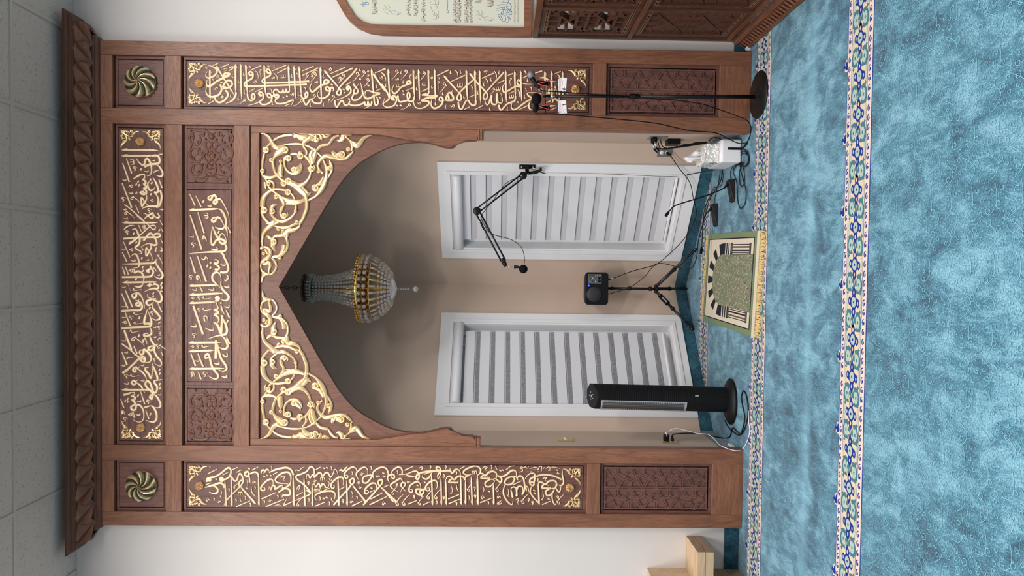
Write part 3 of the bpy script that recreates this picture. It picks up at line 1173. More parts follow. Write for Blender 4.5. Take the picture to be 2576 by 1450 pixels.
TXT['C'] = '''B 290 310 19.33 0
V 1190 255 10 1050 250 90 920 330 150 840 410 150 840 480 110 740 520 80 620 490 70 480 410 80 400 350 110 300 290 140
O 800 250 70
V 250 1120 10 270 980 90 350 860 140 460 780 120 530 700 70 540 620 60 500 500 60 440 400 80
O 420 780 60
V 250 230 90 350 240 110 470 250 110 580 270 110 690 290 80
V 700 280 60 660 380 60 640 480 50
V 600 260 60 560 340 70 600 400 20
V 240 400 100 330 430 120 290 520 110 310 610 110 360 600 80 280 690 20
V 360 620 60 500 600 70 560 610 60
V 600 600 90 690 640 130 720 710 60
V 640 540 50 660 620 60
V 250 280 100 340 350 120 400 380 80
O 330 250 60
O 470 240 50
O 580 260 45
O 290 500 50
'''
TXT['K'] = '''B 465 315 9.667 0
V 560 210 20 500 130 50 400 110 70 280 110 50 170 150 50 90 230 50 80 330 60 140 420 50 230 460 40 310 430 40 350 340 40 320 260 30 280 210 10
V 400 130 60 430 190 50 390 240 30 330 200 20
O 120 130 22
V 110 250 60 170 230 40 170 300 30 160 370 10
O 280 390 28
V 150 420 20 100 560 40 80 660 60 130 780 70 200 790 40
V 340 560 20 240 530 30 150 560 40 100 650 40 100 760 40 170 840 40 260 870 40 340 820 40 390 760 40 380 680 40 380 620 50 430 620 40
O 320 555 26
V 220 720 10 290 660 30 270 590 40
O 150 780 28
V 600 600 30 510 560 40 460 480 50 470 400 50 530 370 40 590 430 40 570 520 40 510 590 40 520 620 40 450 660 50 420 720 60 450 790 50 510 850 30
V 600 170 10 570 220 60 530 270 60
V 600 200 90 600 260 130 600 310 100
O 470 320 25
V 360 470 10 420 440 50 430 390 30
V 600 640 60 540 700 60 550 760 60 600 780 60
O 520 690 22
V 600 810 40 560 860 40 500 920 40 480 1000 50 520 1070 60 600 1080 60
V 560 910 30 600 1000 40 560 1050 30
V 490 1050 60 520 1130 70 600 1200 70
V 550 1180 10 500 1260 40 420 1330 50 320 1340 50 220 1310 40
O 220 1340 32
V 500 1180 40 400 1230 70 300 1230 50 200 1230 40 120 1140 50 100 1040 50 150 950 50 250 910 40 340 940 40 380 1020 40 350 1120 40 290 1160 30 220 1100 10
O 300 1110 28
O 400 935 24
V 90 900 30 160 930 50 190 1000 30 150 1070 10
'''
# ------------------------------------------------------------------ carpet and floor
def carpet(name, dk, md, lt, side=False):
    m = mat(name, md, 1, spec=.1, Sheen_Weight=.35, Sheen_Roughness=.5); k = N(m)
    big = k.noise(k.coord((1,1,1), (0,0,.5)), 1.1, 3, .5)
    sw = k.noise(k.coord((4.2, 3.4, 4), (0,0,.3)), 1.5, 9, .66, .6)
    brush = k.noise(k.coord((30, 8, 20), (0,0,.25)), 1.0, 4, .6, 1.2)
    fac = k.mix(.22, k.mix(.28, sw, big), brush)
    c = k.ramp(fac, [(.40, dk), (.49, md), (.585, lt)])
    fl = k.noise(k.coord(), 150, 4, .75)
    c = k.mix(k.ramp(fl, [(.36, .75), (.54, 0.)]), c, dk)
    c = k.mix(k.ramp(fl, [(.52, 0.), (.68, .5)]), c, tuple(min(1, x*1.35) for x in lt))
    if not side:
        g = k.n('ShaderNodeNewGeometry'); sx = k.n('ShaderNodeSeparateXYZ'); k.l(g.outputs['Position'], sx.inputs[0])
        d = k.math('ABSOLUTE', k.math('ADD', sx.outputs[1], .945))
        wob = k.math('MULTIPLY', k.noise(k.coord(), 6, 3), .05)
        band = k.ramp(k.math('ADD', d, wob), [(.02, .28), (.11, 0.)])       # pile line pressed by the rows of feet
        c = k.mix(band, c, tuple(min(1, x*1.5) for x in lt))
    k.l(c, k.b.inputs['Base Color']); k.bump(k.mix(.5, fl, sw), .5, .006)
    return m
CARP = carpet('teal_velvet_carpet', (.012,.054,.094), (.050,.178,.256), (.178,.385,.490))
CARPS = carpet('teal_velvet_carpet_upright_shaded', (.005,.030,.052), (.014,.070,.108), (.040,.155,.215), True)  # same carpet, with the shaded look of upright pile put into the colour
SCR = mat('carpet_pale_scroll', (.17,.40,.49), 1, spec=.1); CRM = mat('carpet_cream', (.56,.46,.33), 1, spec=.1); PNK = mat('carpet_pale_rose', (.60,.50,.44), 1, spec=.1)
NAVY = mat('carpet_navy', (.012,.028,.20), 1, spec=.1); TEAL = mat('carpet_teal_green', (.05,.15,.18), 1, spec=.1); MINT = mat('carpet_mint', (.33,.42,.38), 1, spec=.1)
fl = MB()
fl.add([(-5,-9,0),(5,-9,0),(5,1.75,0),(-5,1.75,0)], [(0,1,2,3)], 0)
ZC = [0]
def zj(z): ZC[0] += 1; return z+(ZC[0] % 12)*.000006
def ell(mb, cx, cy, rx, ry, z, mi, n=14, lob=0, amp=0):
    z = zj(z)
    p = [(cx+rx*math.cos(2*pi*i/n)*(1+amp*math.cos(lob*2*pi*i/n)), cy+ry*math.sin(2*pi*i/n)*(1+amp*math.cos(lob*2*pi*i/n)), z) for i in range(n)]
    mb.add([(cx,cy,z)]+p, [(0, 1+i, 1+(i+1) % n) for i in range(n)], mi)
def line2(mb, P, w, z, mi):
    z = zj(z)
    vs = []; fs = []
    for i, p in enumerate(P):
        a = P[max(i-1,0)]; b = P[min(i+1,len(P)-1)]; dx, dy = b[0]-a[0], b[1]-a[1]; L = math.hypot(dx,dy) or 1
        ww = w/2*(.5+.5*math.sin(pi*min(1,max(0,(i+.5)/len(P)))))
        vs += [(p[0]-dy/L*ww, p[1]+dx/L*ww, z), (p[0]+dy/L*ww, p[1]-dx/L*ww, z)]
    fs = [(2*i, 2*i+1, 2*i+3, 2*i+2) for i in range(len(P)-1)]
    mb.add(vs, fs, mi)
def stripe(y1, x0, x1):            # y1 = edge nearer the room, pattern runs along x
    W = .224; y = lambda t: y1+t*W
    def q(a, b, z, mi): fl.add([(x0,y(a),z),(x1,y(a),z),(x1,y(b),z),(x0,y(b),z)], [(0,1,2,3)], mi)
    q(-.03, 1.02, .0006, 4); q(-.005, 1., .0009, 3); q(.17, .83, .0012, 2)
    for t in (.165, .825): q(t, t+.012, .0015, 4)
    x = x0
    k = 0; P = .178; x = math.floor(x0/P)*P
    while x < x1:
        ym = y(.5)
        # navy flower with pale medallion
        ell(fl, x, ym, .034, .038, .0018, 4, 16, 4, .12)
        for s in (-1, 1):
            ell(fl, x+s*.046, ym, .024, .017, .0018, 4); ell(fl, x+s*.046, ym, .010, .006, .0022, 2, 8)
            ell(fl, x+s*.006, ym+s*.038, .021, .013, .0018, 4); ell(fl, x+s*.006, ym+s*.038, .010, .006, .0022, 6, 8)
            fl.add([(x+s*.06,ym-.012,.0018),(x+s*.080,ym,.0018),(x+s*.06,ym+.012,.0018)], [(0,1,2)], 4)
        ell(fl, x, ym, .026, .021, .0021, 6, 18, 9, .06); ell(fl, x, ym, .007, .006, .0024, 4, 8)
        for s in (-1, 1):          # teal medallions left and right, half a repeat on
            cx = x+P/2+s*.006; cyy = ym+s*.038
            ell(fl, cx, cyy, .048, .037, .0016, 5, 16, 3, .08); ell(fl, cx, cyy+s*.004, .030, .019, .0020, 6, 20, 10, .07); ell(fl, cx, cyy+s*.004, .009, .006, .0024, 5, 8)
            ell(fl, cx-.012, cyy-s*.024, .009, .006, .0021, 2, 8)
            for q2 in (-1, 1):
                ell(fl, x+q2*.045, ym+s*.058, .011, .008, .0017, 5, 8, 4, .3); ell(fl, x+q2*.028, ym+s*.060, .008, .006, .0017, 6, 8)
            ell(fl, x, ym+s*.062, .020, .009, .0016, 6, 10); ell(fl, x, ym+s*.062, .008, .004, .0019, 2, 8)
            line2(fl, [(x-P/2+P*i/16, ym+s*(.020+.020*math.cos(2*pi*i/16)-.012), .0) [:2] for i in range(17)], .010, .0017, 2)
        x += P; k += 1
    h = .045; x = math.floor(x0/h)*h
    while x < x1:
        for t in (.085, .915):
            c = (x, y(t))
            line2(fl, [(c[0]+.014*math.cos(a), c[1]+.0095*math.sin(a)) for a in [(-.4+i*.42) for i in range(9)]], .0065, .0016, 4)
            ell(fl, c[0]-.004, c[1]-.003, .008, .005, .0017, 4, 8)
        x += h
    x = math.floor(x0/.356)*.356+.08
    while x < x1:                  # small fleurs on the far edge
        ell(fl, x, y(1.06), .030, .018, .0007, 3, 12, 3, .15); ell(fl, x, y(1.05), .022, .013, .0012, 4, 12, 3, .2); ell(fl, x, y(1.14), .009, .010, .0012, 4, 8)
        x += .356
stripe(-.338, -3.2, 3.2); stripe(-1.548, -3.0, 3.0); stripe(.872, -.95, .95)
# pale scroll pattern woven into the row in front
def spiral(cx, cy, r, a0, turns, d, n=16):
    return [(cx+r*(1-.78*i/n)*math.cos(a0+d*turns*2*pi*i/n), cy+r*(1-.78*i/n)*math.sin(a0+d*turns*2*pi*i/n)) for i in range(n+1)]
ty = -1.60; S_ = .70; T_ = .17*S_
while ty > -3.9:
    tx = -2.4
    while tx < 2.6:
        s = 1 if int(round((tx+2.4)/T_)) % 2 else -1; e = random.uniform(-.3, .3)
        curls = [(.03,.03,.024,0,1.1,1),(.12,.05,.020,2,1,-1),(.06,.10,.026,4,1.2,-1),(.14,.12,.018,1,.9,1),(.02,.14,.018,3,1,1),(.09,.15,.015,5,.9,-1),(.075,.03,.013,1.5,.9,1)]
        for (a, b, r, a0, t, d) in curls:
            line2(fl, spiral(tx+(a if s > 0 else .17-a)*S_, ty-b*S_, r*S_, a0*s+e, t, d*s, 10), .0027, .0016, 1)
        line2(fl, smooth_pts([(tx, ty-.02*S_), (tx+.04*S_, ty-.075*S_), (tx+.10*S_, ty-.085*S_), (tx+T_, ty-(.02+.05*s)*S_)], 3), .0026, .0016, 1)
        tx += T_
    ty -= T_
struct(fl.build('floor', [CARP, SCR, CRM, PNK, NAVY, TEAL, MINT]))

# ------------------------------------------------------------------ walls, ceiling
H = 4.562; WY = .07
def wallbox(name, *b, m=WALL, M=None):
    q = MB(M); q.box(*b); return struct(q.build(name, m))
wallbox('wall_front_left', -5, -1.12, WY, .24, 0, H); wallbox('wall_front_right', 1.12, 5, WY, .24, 0, H); wallbox('wall_front_top', -1.12, 1.12, WY, .24, 3.7, H)
wallbox('wall_left', -5.1, -5, -9, .24, 0, H); wallbox('wall_right', 5, 5.1, -9, .24, 0, H); wallbox('wall_back', -5.1, 5.1, -9.1, -9, 0, H)
wallbox('wall_alcove_left', -1.22, -1.12, .24, .68, 0, 3.7, m=TAN); wallbox('wall_alcove_right', 1.12, 1.22, .24, .68, 0, 3.7, m=TAN)
wallbox('ceiling_alcove', -1.22, 1.22, .24, 1.8, 3.7, 3.8, m=TAN)
AP = Vector((0, 1.57, 0)); U = .78291; V_ = .62213
# local frames of the two splayed walls: X along the wall (0 at the apex), Y into the wall, Z up
MR = Matrix(((U, V_, 0, 0), (-V_, U, 0, 1.57), (0, 0, 1, 0), (0, 0, 0, 1)))
ML = Matrix(((U, -V_, 0, 0), (V_, U, 0, 1.57), (0, 0, 1, 0), (0, 0, 0, 1)))
def splay(name, M, sgn, t0, t1, z0, z1):
    q = MB(M); L = 1.4306
    for a, b, c, d in ((0, t0, 0, 3.7), (t1, L, 0, 3.7), (t0, t1, 0, z0), (t0, t1, z1, 3.7)): q.box(sgn*a, sgn*b, 0, .14, c, d)
    return struct(q.build(name, TAN))
WIN = {'R': (MR, 1, .405, 1.150, .235, 2.085, .305, 1.255), 'L': (ML, -1, .430, 1.212, .190, 2.075, .330, 1.312)}
splay('wall_alcove_back_right', *WIN['R'][:6]); splay('wall_alcove_back_left', *WIN['L'][:6])
GLASS = mat('window_glass', (.6,.65,.7), .05); GLASS.node_tree.nodes['Principled BSDF'].inputs['Alpha'].default_value = .35
BL = mat('blind_opaque_band', (.70,.70,.74), .8, spec=.2); BLB = mat('blind_back_band', (.56,.56,.59), .8, spec=.2); SHR = mat('blind_sheer_band', (.45,.45,.47), .9, spec=.1)
_k = N(SHR); _w = _k.noise(_k.coord((1,1,.5)), 22, 1, .4, 9); _k.l(_k.ramp(_w, [(.45, (.26,.26,.27)), (.55, (.38,.38,.40))]), _k.b.inputs['Base Color'])
_k.b.inputs['Alpha'].default_value = .72
for wi, key in enumerate(('R', 'L')):
    Mw, sg, t0, t1, z0, z1, o0, o1 = WIN[key]
    X = lambda t: sg*t
    q = MB(Mw)                                     # casing, two steps
    zt = 2.185
    zb = .10
    q.box(X(o0), X(t0), -.022, 0, zb, zt); q.box(X(t1), X(o1), -.022, 0, zb, zt); q.box(X(t0), X(t1), -.022, 0, z1, zt); q.box(X(t0), X(t1), -.022, 0, zb, z0)
    for a, b, c, d in ((t0-.03, t0, z0-.03, z1+.03), (t1, t1+.03, z0-.03, z1+.03), (t0, t1, z1, z1+.03), (t0, t1, z0-.03, z0)): q.box(X(a), X(b), -.030, -.022, c, d)
    for a, b, c, d in ((t0, t0+.012, z0, z1), (t1-.012, t1, z0, z1), (t0, t1, z1-.012, z1), (t0, t1, z0, z0+.012)): q.box(X(a), X(b), -.015, .125, c, d)
    win = struct(q.build('window_%d' % (wi+1), TRIM, bevel=.002))
    q = MB(Mw)
    for a, b, c, d in ((t0+.012, t0+.06, z0+.012, z1-.012), (t1-.06, t1-.012, z0+.012, z1-.012), (t0+.06, t1-.06, z1-.06, z1-.012), (t0+.06, t1-.06, z0+.012, z0+.06)): q.box(X(a), X(b), .085, .12, c, d)
    for f in (.2, .33, .8):
        tt = t0+(t1-t0)*f; q.box(X(tt-.008), X(tt+.008), .095, .11, z0+.06, z1-.06)
    q.build('window_frame', TRIM, win)
    q = MB(Mw); q.box(X(t0+.05), X(t1-.05), .100, .104, z0+.05, z1-.05); q.build('pane', GLASS, win)
    # zebra roller blind
    lab = 'zebra roller blind drawn closed in the window at right of the alcove' if key == 'R' else 'zebra roller blind with open see-through stripes in the alcove window behind the black heater'
    f0, f1 = (.483, 1.138) if key == 'R' else (.495, 1.200)
    r0 = (t0+.010); bl = thing('roller_blind', lab, 'blind', tuple(Mw @ Vector((X((t0+t1)/2), .0, z0))), 'zebra roller blinds')
    q = MB(Mw); zc = z1-.050; q.lathe((X(r0), -.008, zc), [(.034, 0), (.038, sg*.004), (.038, sg*(t1-.010-r0-.004)), (.034, sg*(t1-.010-r0))], 24, 0, 'x'); q.build('blind_roller', WPL, bl)
    q = MB(Mw); P = .1268; z = 2.0098 if key == 'R' else 1.968
    k = 0
    while z > .27:
        if key == 'R':
            q.box(X(f0), X(f1), .018, .020, z-.078, z, 0)
            q.box(X(f0-.004), X(f1+.004), .030, .032, max(.26, z-.134), z-.064, 1)
        else:
            q.box(X(f0), X(f1), .018, .020, max(.25, z-.080), z, 0)
            q.box(X(f0), X(f1), .026, .028, max(.25, z-.092), z-.08, 1)
            if z-.127 > .24: q.box(X(f0), X(f1), .022, .023, z-.1268, z-.092, 2)
        z -= P
    q.build('blind_fabric', [BL, BLB, SHR], bl)
    q = MB(Mw); q.lathe((X(f0), .020, .268), [(.010, 0), (.012, sg*.003), (.012, sg*(f1-f0-.003)), (.010, sg*(f1-f0))], 12, 0, 'x'); q.build('bottom_rail', WPL, bl)
# upturned carpet along the walls
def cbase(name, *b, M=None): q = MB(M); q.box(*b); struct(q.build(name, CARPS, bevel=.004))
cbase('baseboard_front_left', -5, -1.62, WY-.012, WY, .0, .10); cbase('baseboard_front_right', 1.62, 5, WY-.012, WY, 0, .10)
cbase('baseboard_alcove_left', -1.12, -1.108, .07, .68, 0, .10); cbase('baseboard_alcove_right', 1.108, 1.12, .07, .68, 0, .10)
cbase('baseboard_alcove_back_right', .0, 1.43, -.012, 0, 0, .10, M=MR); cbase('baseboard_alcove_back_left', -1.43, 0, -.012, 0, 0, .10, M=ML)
# suspended ceiling
CT = mat('mineral_fibre_tile', (.56,.515,.475), .95, spec=.1); _k = N(CT)
_s = _k.noise(_k.coord((1,1,1)), 75, 3, .6, 1.0); _m = _k.ramp(_s, [(.60, 0.), (.64, 1.)])
_k.l(_k.mix(_k.math('MULTIPLY', _m, .38), (.56,.515,.475), (.12,.11,.10)), _k.b.inputs['Base Color']); _k.bump(_k.math('SUBTRACT', 1, _m), .5, .003)
q = MB(); T = .6096; X0 = 1.689
for i in range(-8, 14):
    for j in range(0, 15):
        x1 = X0-i*T; x0 = x1-T; y1 = WY-j*T; y0 = y1-T
        x0c, x1c = max(x0, -5), min(x1, 5)
        if x1c-x0c < .02 or y1 < -9: continue
        q.box(x0c+.006, x1c-.006, max(y0, -9)+.006, y1-.006, H+.006, H+.03)
q.box(-5.1, 5.1, -9.1, .24, H+.035, H+.06)
struct(q.build('ceiling', CT))
q = MB(); TB = mat('ceiling_grid_steel', (.52,.48,.445), .5)
for j in range(0, 16): y = WY-j*T; q.box(-5, 5, max(y-.012, -9), min(y+.012, WY), H-.002, H+.012)
for i in range(-8, 14):
    x = X0-i*T
    if abs(x) < 5: q.box(x-.012, x+.012, -9, WY, H-.0015, H+.012)
struct(q.build('trim_1', TB))
AW = wood('arch_oak', (.125,.050,.032), (.20,.085,.053), 2)
CW2 = wood('cornice_oak', (.075,.030,.018), (.135,.056,.034), 0)
# ------------------------------------------------------------------ the carved oak niche surround
mih = thing('mihrab_surround', 'tall carved oak prayer niche surround with gilded calligraphy and pointed arch', 'prayer niche')
def board(name, x0, x1, z0, z1, m, y0=0, y1=WY, bev=.003, parent=mih):
    q = MB(); q.box(x0, x1, y0, y1, z0, z1); return q.build(name, m, parent, bevel=bev)
XO, XI, X1, X2, ZT = 1.6265, 1.532, 1.182, 1.078, 4.372
for s in (-1, 1):
    board('stile', s*XI, s*XO, 0, ZT, WV); board('stile', s*X2, s*X1, 0, ZT, WV)
    for a, b in ((0, .212), (.981, 1.072), (3.821, 3.926), (4.272, ZT)): board('rail', s*X1, s*XI, a, b, WH)
for a, b in ((4.272, ZT), (3.815, 3.926), (3.366, 3.471)): board('rail', -X2, X2, a, b, WH)
def panel(name, x0, x1, z0, z1, m, rim=.020, yb=.026):
    """recessed panel: moulded rim with a fine groove, then the field"""
    q = MB(); q.box(x0, x1, .040, WY, z0, z1)
    zg = z1-.008
    q.box(x0, x0+rim, .022, .040, z0, zg); q.box(x1-rim, x1, .022, .040, z0, zg); q.box(x0+rim, x1-rim, .022, .040, z0, z0+rim); q.box(x0+rim, x1-rim, .022, .040, zg-rim+.004, zg)
    g = rim+.005
    q.box(x0+g, x1-g, yb, .040, z0+g, z1-g)
    return q.build(name, m, mih, bevel=.0015)
YF = .026
TR = {}
def flag(s): return s
def parse(txt):
    """strokes traced from the photograph's lettering: list of [(px, py, width_px), ...] plus domes (px, py, r)"""
    out = []; dom = []
    for ln in txt.strip().split('\n'):
        t = ln.split()
        if not t or t[0] == '#': continue
        if t[0] == 'B': bx, by, bs, rot = float(t[1]), float(t[2]), float(t[3]), float(t[4]); ca, sa = round(math.cos(math.radians(rot))), round(math.sin(math.radians(rot))); continue
        def g(x, y): return (bx+x/bs, by+y/bs)
        def loc(cx, cy, pts, w, sc, fl='T'):
            P = []
            for (dx, dy) in pts:
                dx, dy = dx*sc, dy*sc; P.append((cx+dx*ca+dy*sa, cy-dx*sa+dy*ca))
            rib(P, w*sc, fl)
        def rib(P, w, fl):
            P = smooth_pts(P, 5); n = len(P); r = []
            for i, (x, y) in enumerate(P):
                u = i/(n-1); k = 1
                if fl in 'tT' and u > .62: k = min(k, .22+.78*(1-(u-.62)/.38))
                if fl in 'sT' and u < .25: k = min(k, .30+.70*u/.25)
                r.append((*g(x, y), w*k/bs))
            out.append(r)
        if t[0] == 'V':
            v = list(map(float, t[1:])); P = [(v[i], v[i+1], v[i+2]) for i in range(0, len(v)-2, 3)]
            out.append([(*g(a, b), c/bs) for a, b, c in smooth_pts(P, 5)])
        elif t[0] == 'O': dom.append((*g(float(t[1]), float(t[2])), float(t[3])/bs))
        elif t[0] == 'D':
            x, y, s = map(float, t[1:]); d = s*.98
            out.append([(*g(x-d*.62, y-d*.30), s*.78/bs), (*g(x+d*.62, y+d*.30), s*.78/bs)]) if ca else out.append([(*g(x-d*.30, y+d*.62), s*.78/bs), (*g(x+d*.30, y-d*.62), s*.78/bs)])
        elif t[0] == 'F':
            x1, y1, x2, y2, wd = map(float, t[1:]); out.append([(*g(x1, y1), wd*.75/bs), (*g(x2, y2), wd*1.15/bs)])
        elif t[0] in 'ivwodm':
            x, y, s = map(float, t[1:4])
            if t[0] == 'i': loc(x, y, [(-2,-48),(-14,-10),(-18,28),(0,44),(18,20)], 24, s)
            if t[0] == 'v': loc(x, y, [(-45,-30),(-32,-2),(-5,0),(12,-32),(38,-26),(34,4),(10,50)], 22, s)
            if t[0] == 'w': loc(x, y, [(-50,-30),(-52,25),(-30,45),(-6,22),(-4,-30)], 22, s, 's'); loc(x, y, [(-6,22),(18,42),(42,22),(44,-45)], 22, s, 't')
            if t[0] == 'o': loc(x, y, [(-2,-44),(16,-12),(30,10),(12,32),(-18,30),(-26,8),(-4,-8),(12,-4)], 20, s, 'n')
            if t[0] == 'd': loc(x, y, [(0,25),(-26,6),(-16,-26),(14,-28),(30,-2),(48,32),(60,48)], 24, s, 'n'); loc(x, y, [(36,30),(10,70),(-50,150),(-145,235)], 22, s, 't')
            if t[0] == 'm': loc(x, y, [(-6,20),(-24,-6),(0,-30),(24,-8),(14,26),(-22,22),(-70,60),(-130,96),(-215,112)], 22, s, 't')
        else:
            fl = 'n'; i = 1
            try: wd = float(t[0])
            except ValueError: continue
            if t[1] == 'A':
                x1, y1, x2, y2 = map(float, t[2:6]); L = math.hypot(x2-x1, y2-y1); dx, dy = (x2-x1)/L, (y2-y1)/L; sx, sy = dy, -dx
                h = min(130, L*.3)
                st = [(.0, .12), (.35, .85), (1.0, 1.05)]
                P = [(x1+dx*h*a, y1+dy*h*a, wd*k) for a, k in st]+[(x1+dx*(h+(L-h)*f), y1+dy*(h+(L-h)*f), wd*k) for f, k in ((.15, .98), (.5, .95), (.8, .9), (1, .25))]
                out.append([(*g(a, b), c/bs) for a, b, c in P])
                P = [(x1+dx*6, y1+dy*6, wd*.15), (x1+dx*h*.5+sx*wd*.35, y1+dy*h*.5+sy*wd*.35, wd*.62), (x1+dx*h*1.02+sx*wd*.85, y1+dy*h*1.02+sy*wd*.85, wd*.08)]
                out.append([(*g(a, b), c/bs) for a, b, c in P]); continue
            if t[1] in ('T', 't', 's'): fl = t[1]; i = 2
            v = list(map(float, t[i:])); P = [(v[j], v[j+1]) for j in range(0, len(v)-1, 2)]
            rib(P, wd, fl)
    return out, dom
def relief(strokes, domes, to3, h, kind='letter'):
    """to3(px, py) -> (x, z); relief grows from plane YF towards the room"""
    q = MB(); k = 1/380.
    prof = [(-1, 0), (-.78, .85), (0, 1), (.78, .85), (1, 0)] if kind == 'letter' else [(-1, 0), (-.86, .72), (-.35, .55), (.1, 1.), (.86, .72), (1, 0)]
    for S in strokes:
        Q = [(*to3(a, b), w*SCL) for a, b, w in S]; vs = []; n = len(prof)
        for i, (x, z, wd) in enumerate(Q):
            a = Q[max(i-1, 0)]; b = Q[min(i+1, len(Q)-1)]; dx, dz = b[0]-a[0], b[1]-a[1]; L = math.hypot(dx, dz) or 1; nx, nz = -dz/L, dx/L
            hh = h*min(1, .35+wd/.012) if kind == 'letter' else h*min(1.25, .45+wd/.035)
            for o, t in prof: vs.append((x+nx*o*wd*WK, YF-hh*t, z+nz*o*wd*WK))
        fs = [(i*n+j, i*n+j+1, (i+1)*n+j+1, (i+1)*n+j) for i in range(len(Q)-1) for j in range(n-1)]
        fs += [tuple(range(n))[::-1], tuple((len(Q)-1)*n+j for j in range(n))]
        q.add(vs, fs, 0, kind != 'letter')
    for (a, b, r) in domes:                       # volute eyes: a ring, a groove and a boss
        x, z = to3(a, b); r *= SCL
        if r < .004: q.lathe((x, YF, z), [(r, 0), (r*.9, -h*.9), (r*.3, -h*1.2)], 10, 0, 'y'); continue
        q.lathe((x, YF, z), [(r, 0), (r*.98, -h*.75), (r*.78, -h*1.15), (r*.58, -h*.6), (r*.46, -h*.7), (r*.30, -h*1.3), (.0006, -h*1.45)], 16, 0, 'y')
    return q
SCL = 1/375.; WK = .55
def A2(px, py): p = onY(px, py, YF-.004); return (p.x, p.z)
def fan_rosette(c, R, h, n, mats, parent, name, tw=1.15):
    q = MB(); nr = 8; na = n*6; vs = []; fs = []; ms = []
    for i in range(nr+1):
        f = i/nr; r = R*f
        for k in range(na):
            kk = k % 12; lob = math.sin(pi*kk/7) if kk < 7 else math.sin(pi*(kk-7)/5)*.75
            if len(mats) == 1: lob = abs(math.sin(pi*(k % 6)/6))*1.6
            a = 2*pi*k/na-tw*(1-f); rr = r*(1+.035*(lob-.5)*(f > .9))
            hh = h*math.sqrt(max(0, 1-(f*.93)**2.4))*(.80+.20*lob)+(.008*lob*f)
            vs.append((c[0]+rr*math.cos(a), c[1]-hh, c[2]+rr*math.sin(a)))
    for i in range(nr):
        for k in range(na):
            q.add([vs[i*na+k], vs[i*na+(k+1) % na], vs[(i+1)*na+(k+1) % na], vs[(i+1)*na+k]], [(0,1,2,3)], 0 if (k % 12) < 7 or len(mats) == 1 else 1)
    q.lathe((c[0], c[1], c[2]), [(R*.97, 0), (R*.97, -h*.30), (R*.9, -h*.30)], 40, 0, 'y')
    return q.build(name, mats, parent)
# rosette panels
for s in (-1, 1):
    p = panel('rosette_panel', min(s*X1, s*XI), max(s*X1, s*XI), 3.926, 4.272, PV)
    fan_rosette((s*1.357, YF, 4.093), .102, .060, 18, [GOLDC, GREEN], p, 'rosette', -1.05*s)
# calligraphy bands
stC, doC = parse(TXT['C']); stC = [[(a, b, w*.72) for a, b, w in S] for S in stC]
def corner(cx, cz, sx, sz, parent, name='corner_ornament'):
    """cx, cz: the corner of the field; sx, sz point into it"""
    def to(px, py): return (cx+sx*(py-320)*SCL*.94, cz+sz*(px-302)*SCL*.94)
    return relief(stC, doC, to, .010, 'carve').build(name, GOLDC, parent)
def gold_flower(x, z, parent): fan_rosette((x, YF, z), .027, .014, 10, [GOLDC], parent, 'small_rosette', .9)
def calli(name, key, x0, x1, z0, z1, m, vertical):
    p = panel(name, x0, x1, z0, z1, m)
    st, do = parse(TXT[key]); relief(st, do, A2, .0075).build('lettering', GOLD, p)
    mgn = .040
    for sx in (-1, 1):
        for sz in (-1, 1):
            corner(x0+mgn if sx > 0 else x1-mgn, z0+mgn if sz > 0 else z1-mgn, sx, sz, p)
    xm, zm = (x0+x1)/2, (z0+z1)/2
    if vertical: gold_flower(xm, z1-.115, p); gold_flower(xm, z0+.115, p)
    else: gold_flower(x0+.115, zm, p); gold_flower(x1-.115, zm, p)
    return p
calli('calligraphy_panel', 'R', X1, XI, 1.072, 3.821, PV, True)
calli('calligraphy_panel', 'L', -XI, -X1, 1.072, 3.821, PV, True)
calli('calligraphy_panel', 'T', -X2, X2, 3.926, 4.272, PH, False)
p = panel('calligraphy_panel', -.672, .672, 3.471, 3.815, PH); st, do = parse(TXT['Q']); relief(st, do, A2, .009).build('lettering', GOLD, p)
# carved scroll squares beside the middle band
stK, doK = parse(TXT['K'])
for s in (-1, 1):
    p = panel('scroll_panel', min(s*.672, s*X2), max(s*.672, s*X2), 3.471, 3.815, PH)
    cxx, czz = s*.872, 3.631
    q = MB()
    for sz in (-1, 1):
        def to(px, py): return (cxx-s*(py-391)*SCL, czz+sz*(527.1-px)*SCL)
        r = relief(stK, doK, to, .009, 'carve'); b = len(q.v); q.v += r.v; q.f += [[i+b for i in f] for f in r.f]; q.m += r.m; q.sm += r.sm
    q.build('scroll_carving', KW, p)
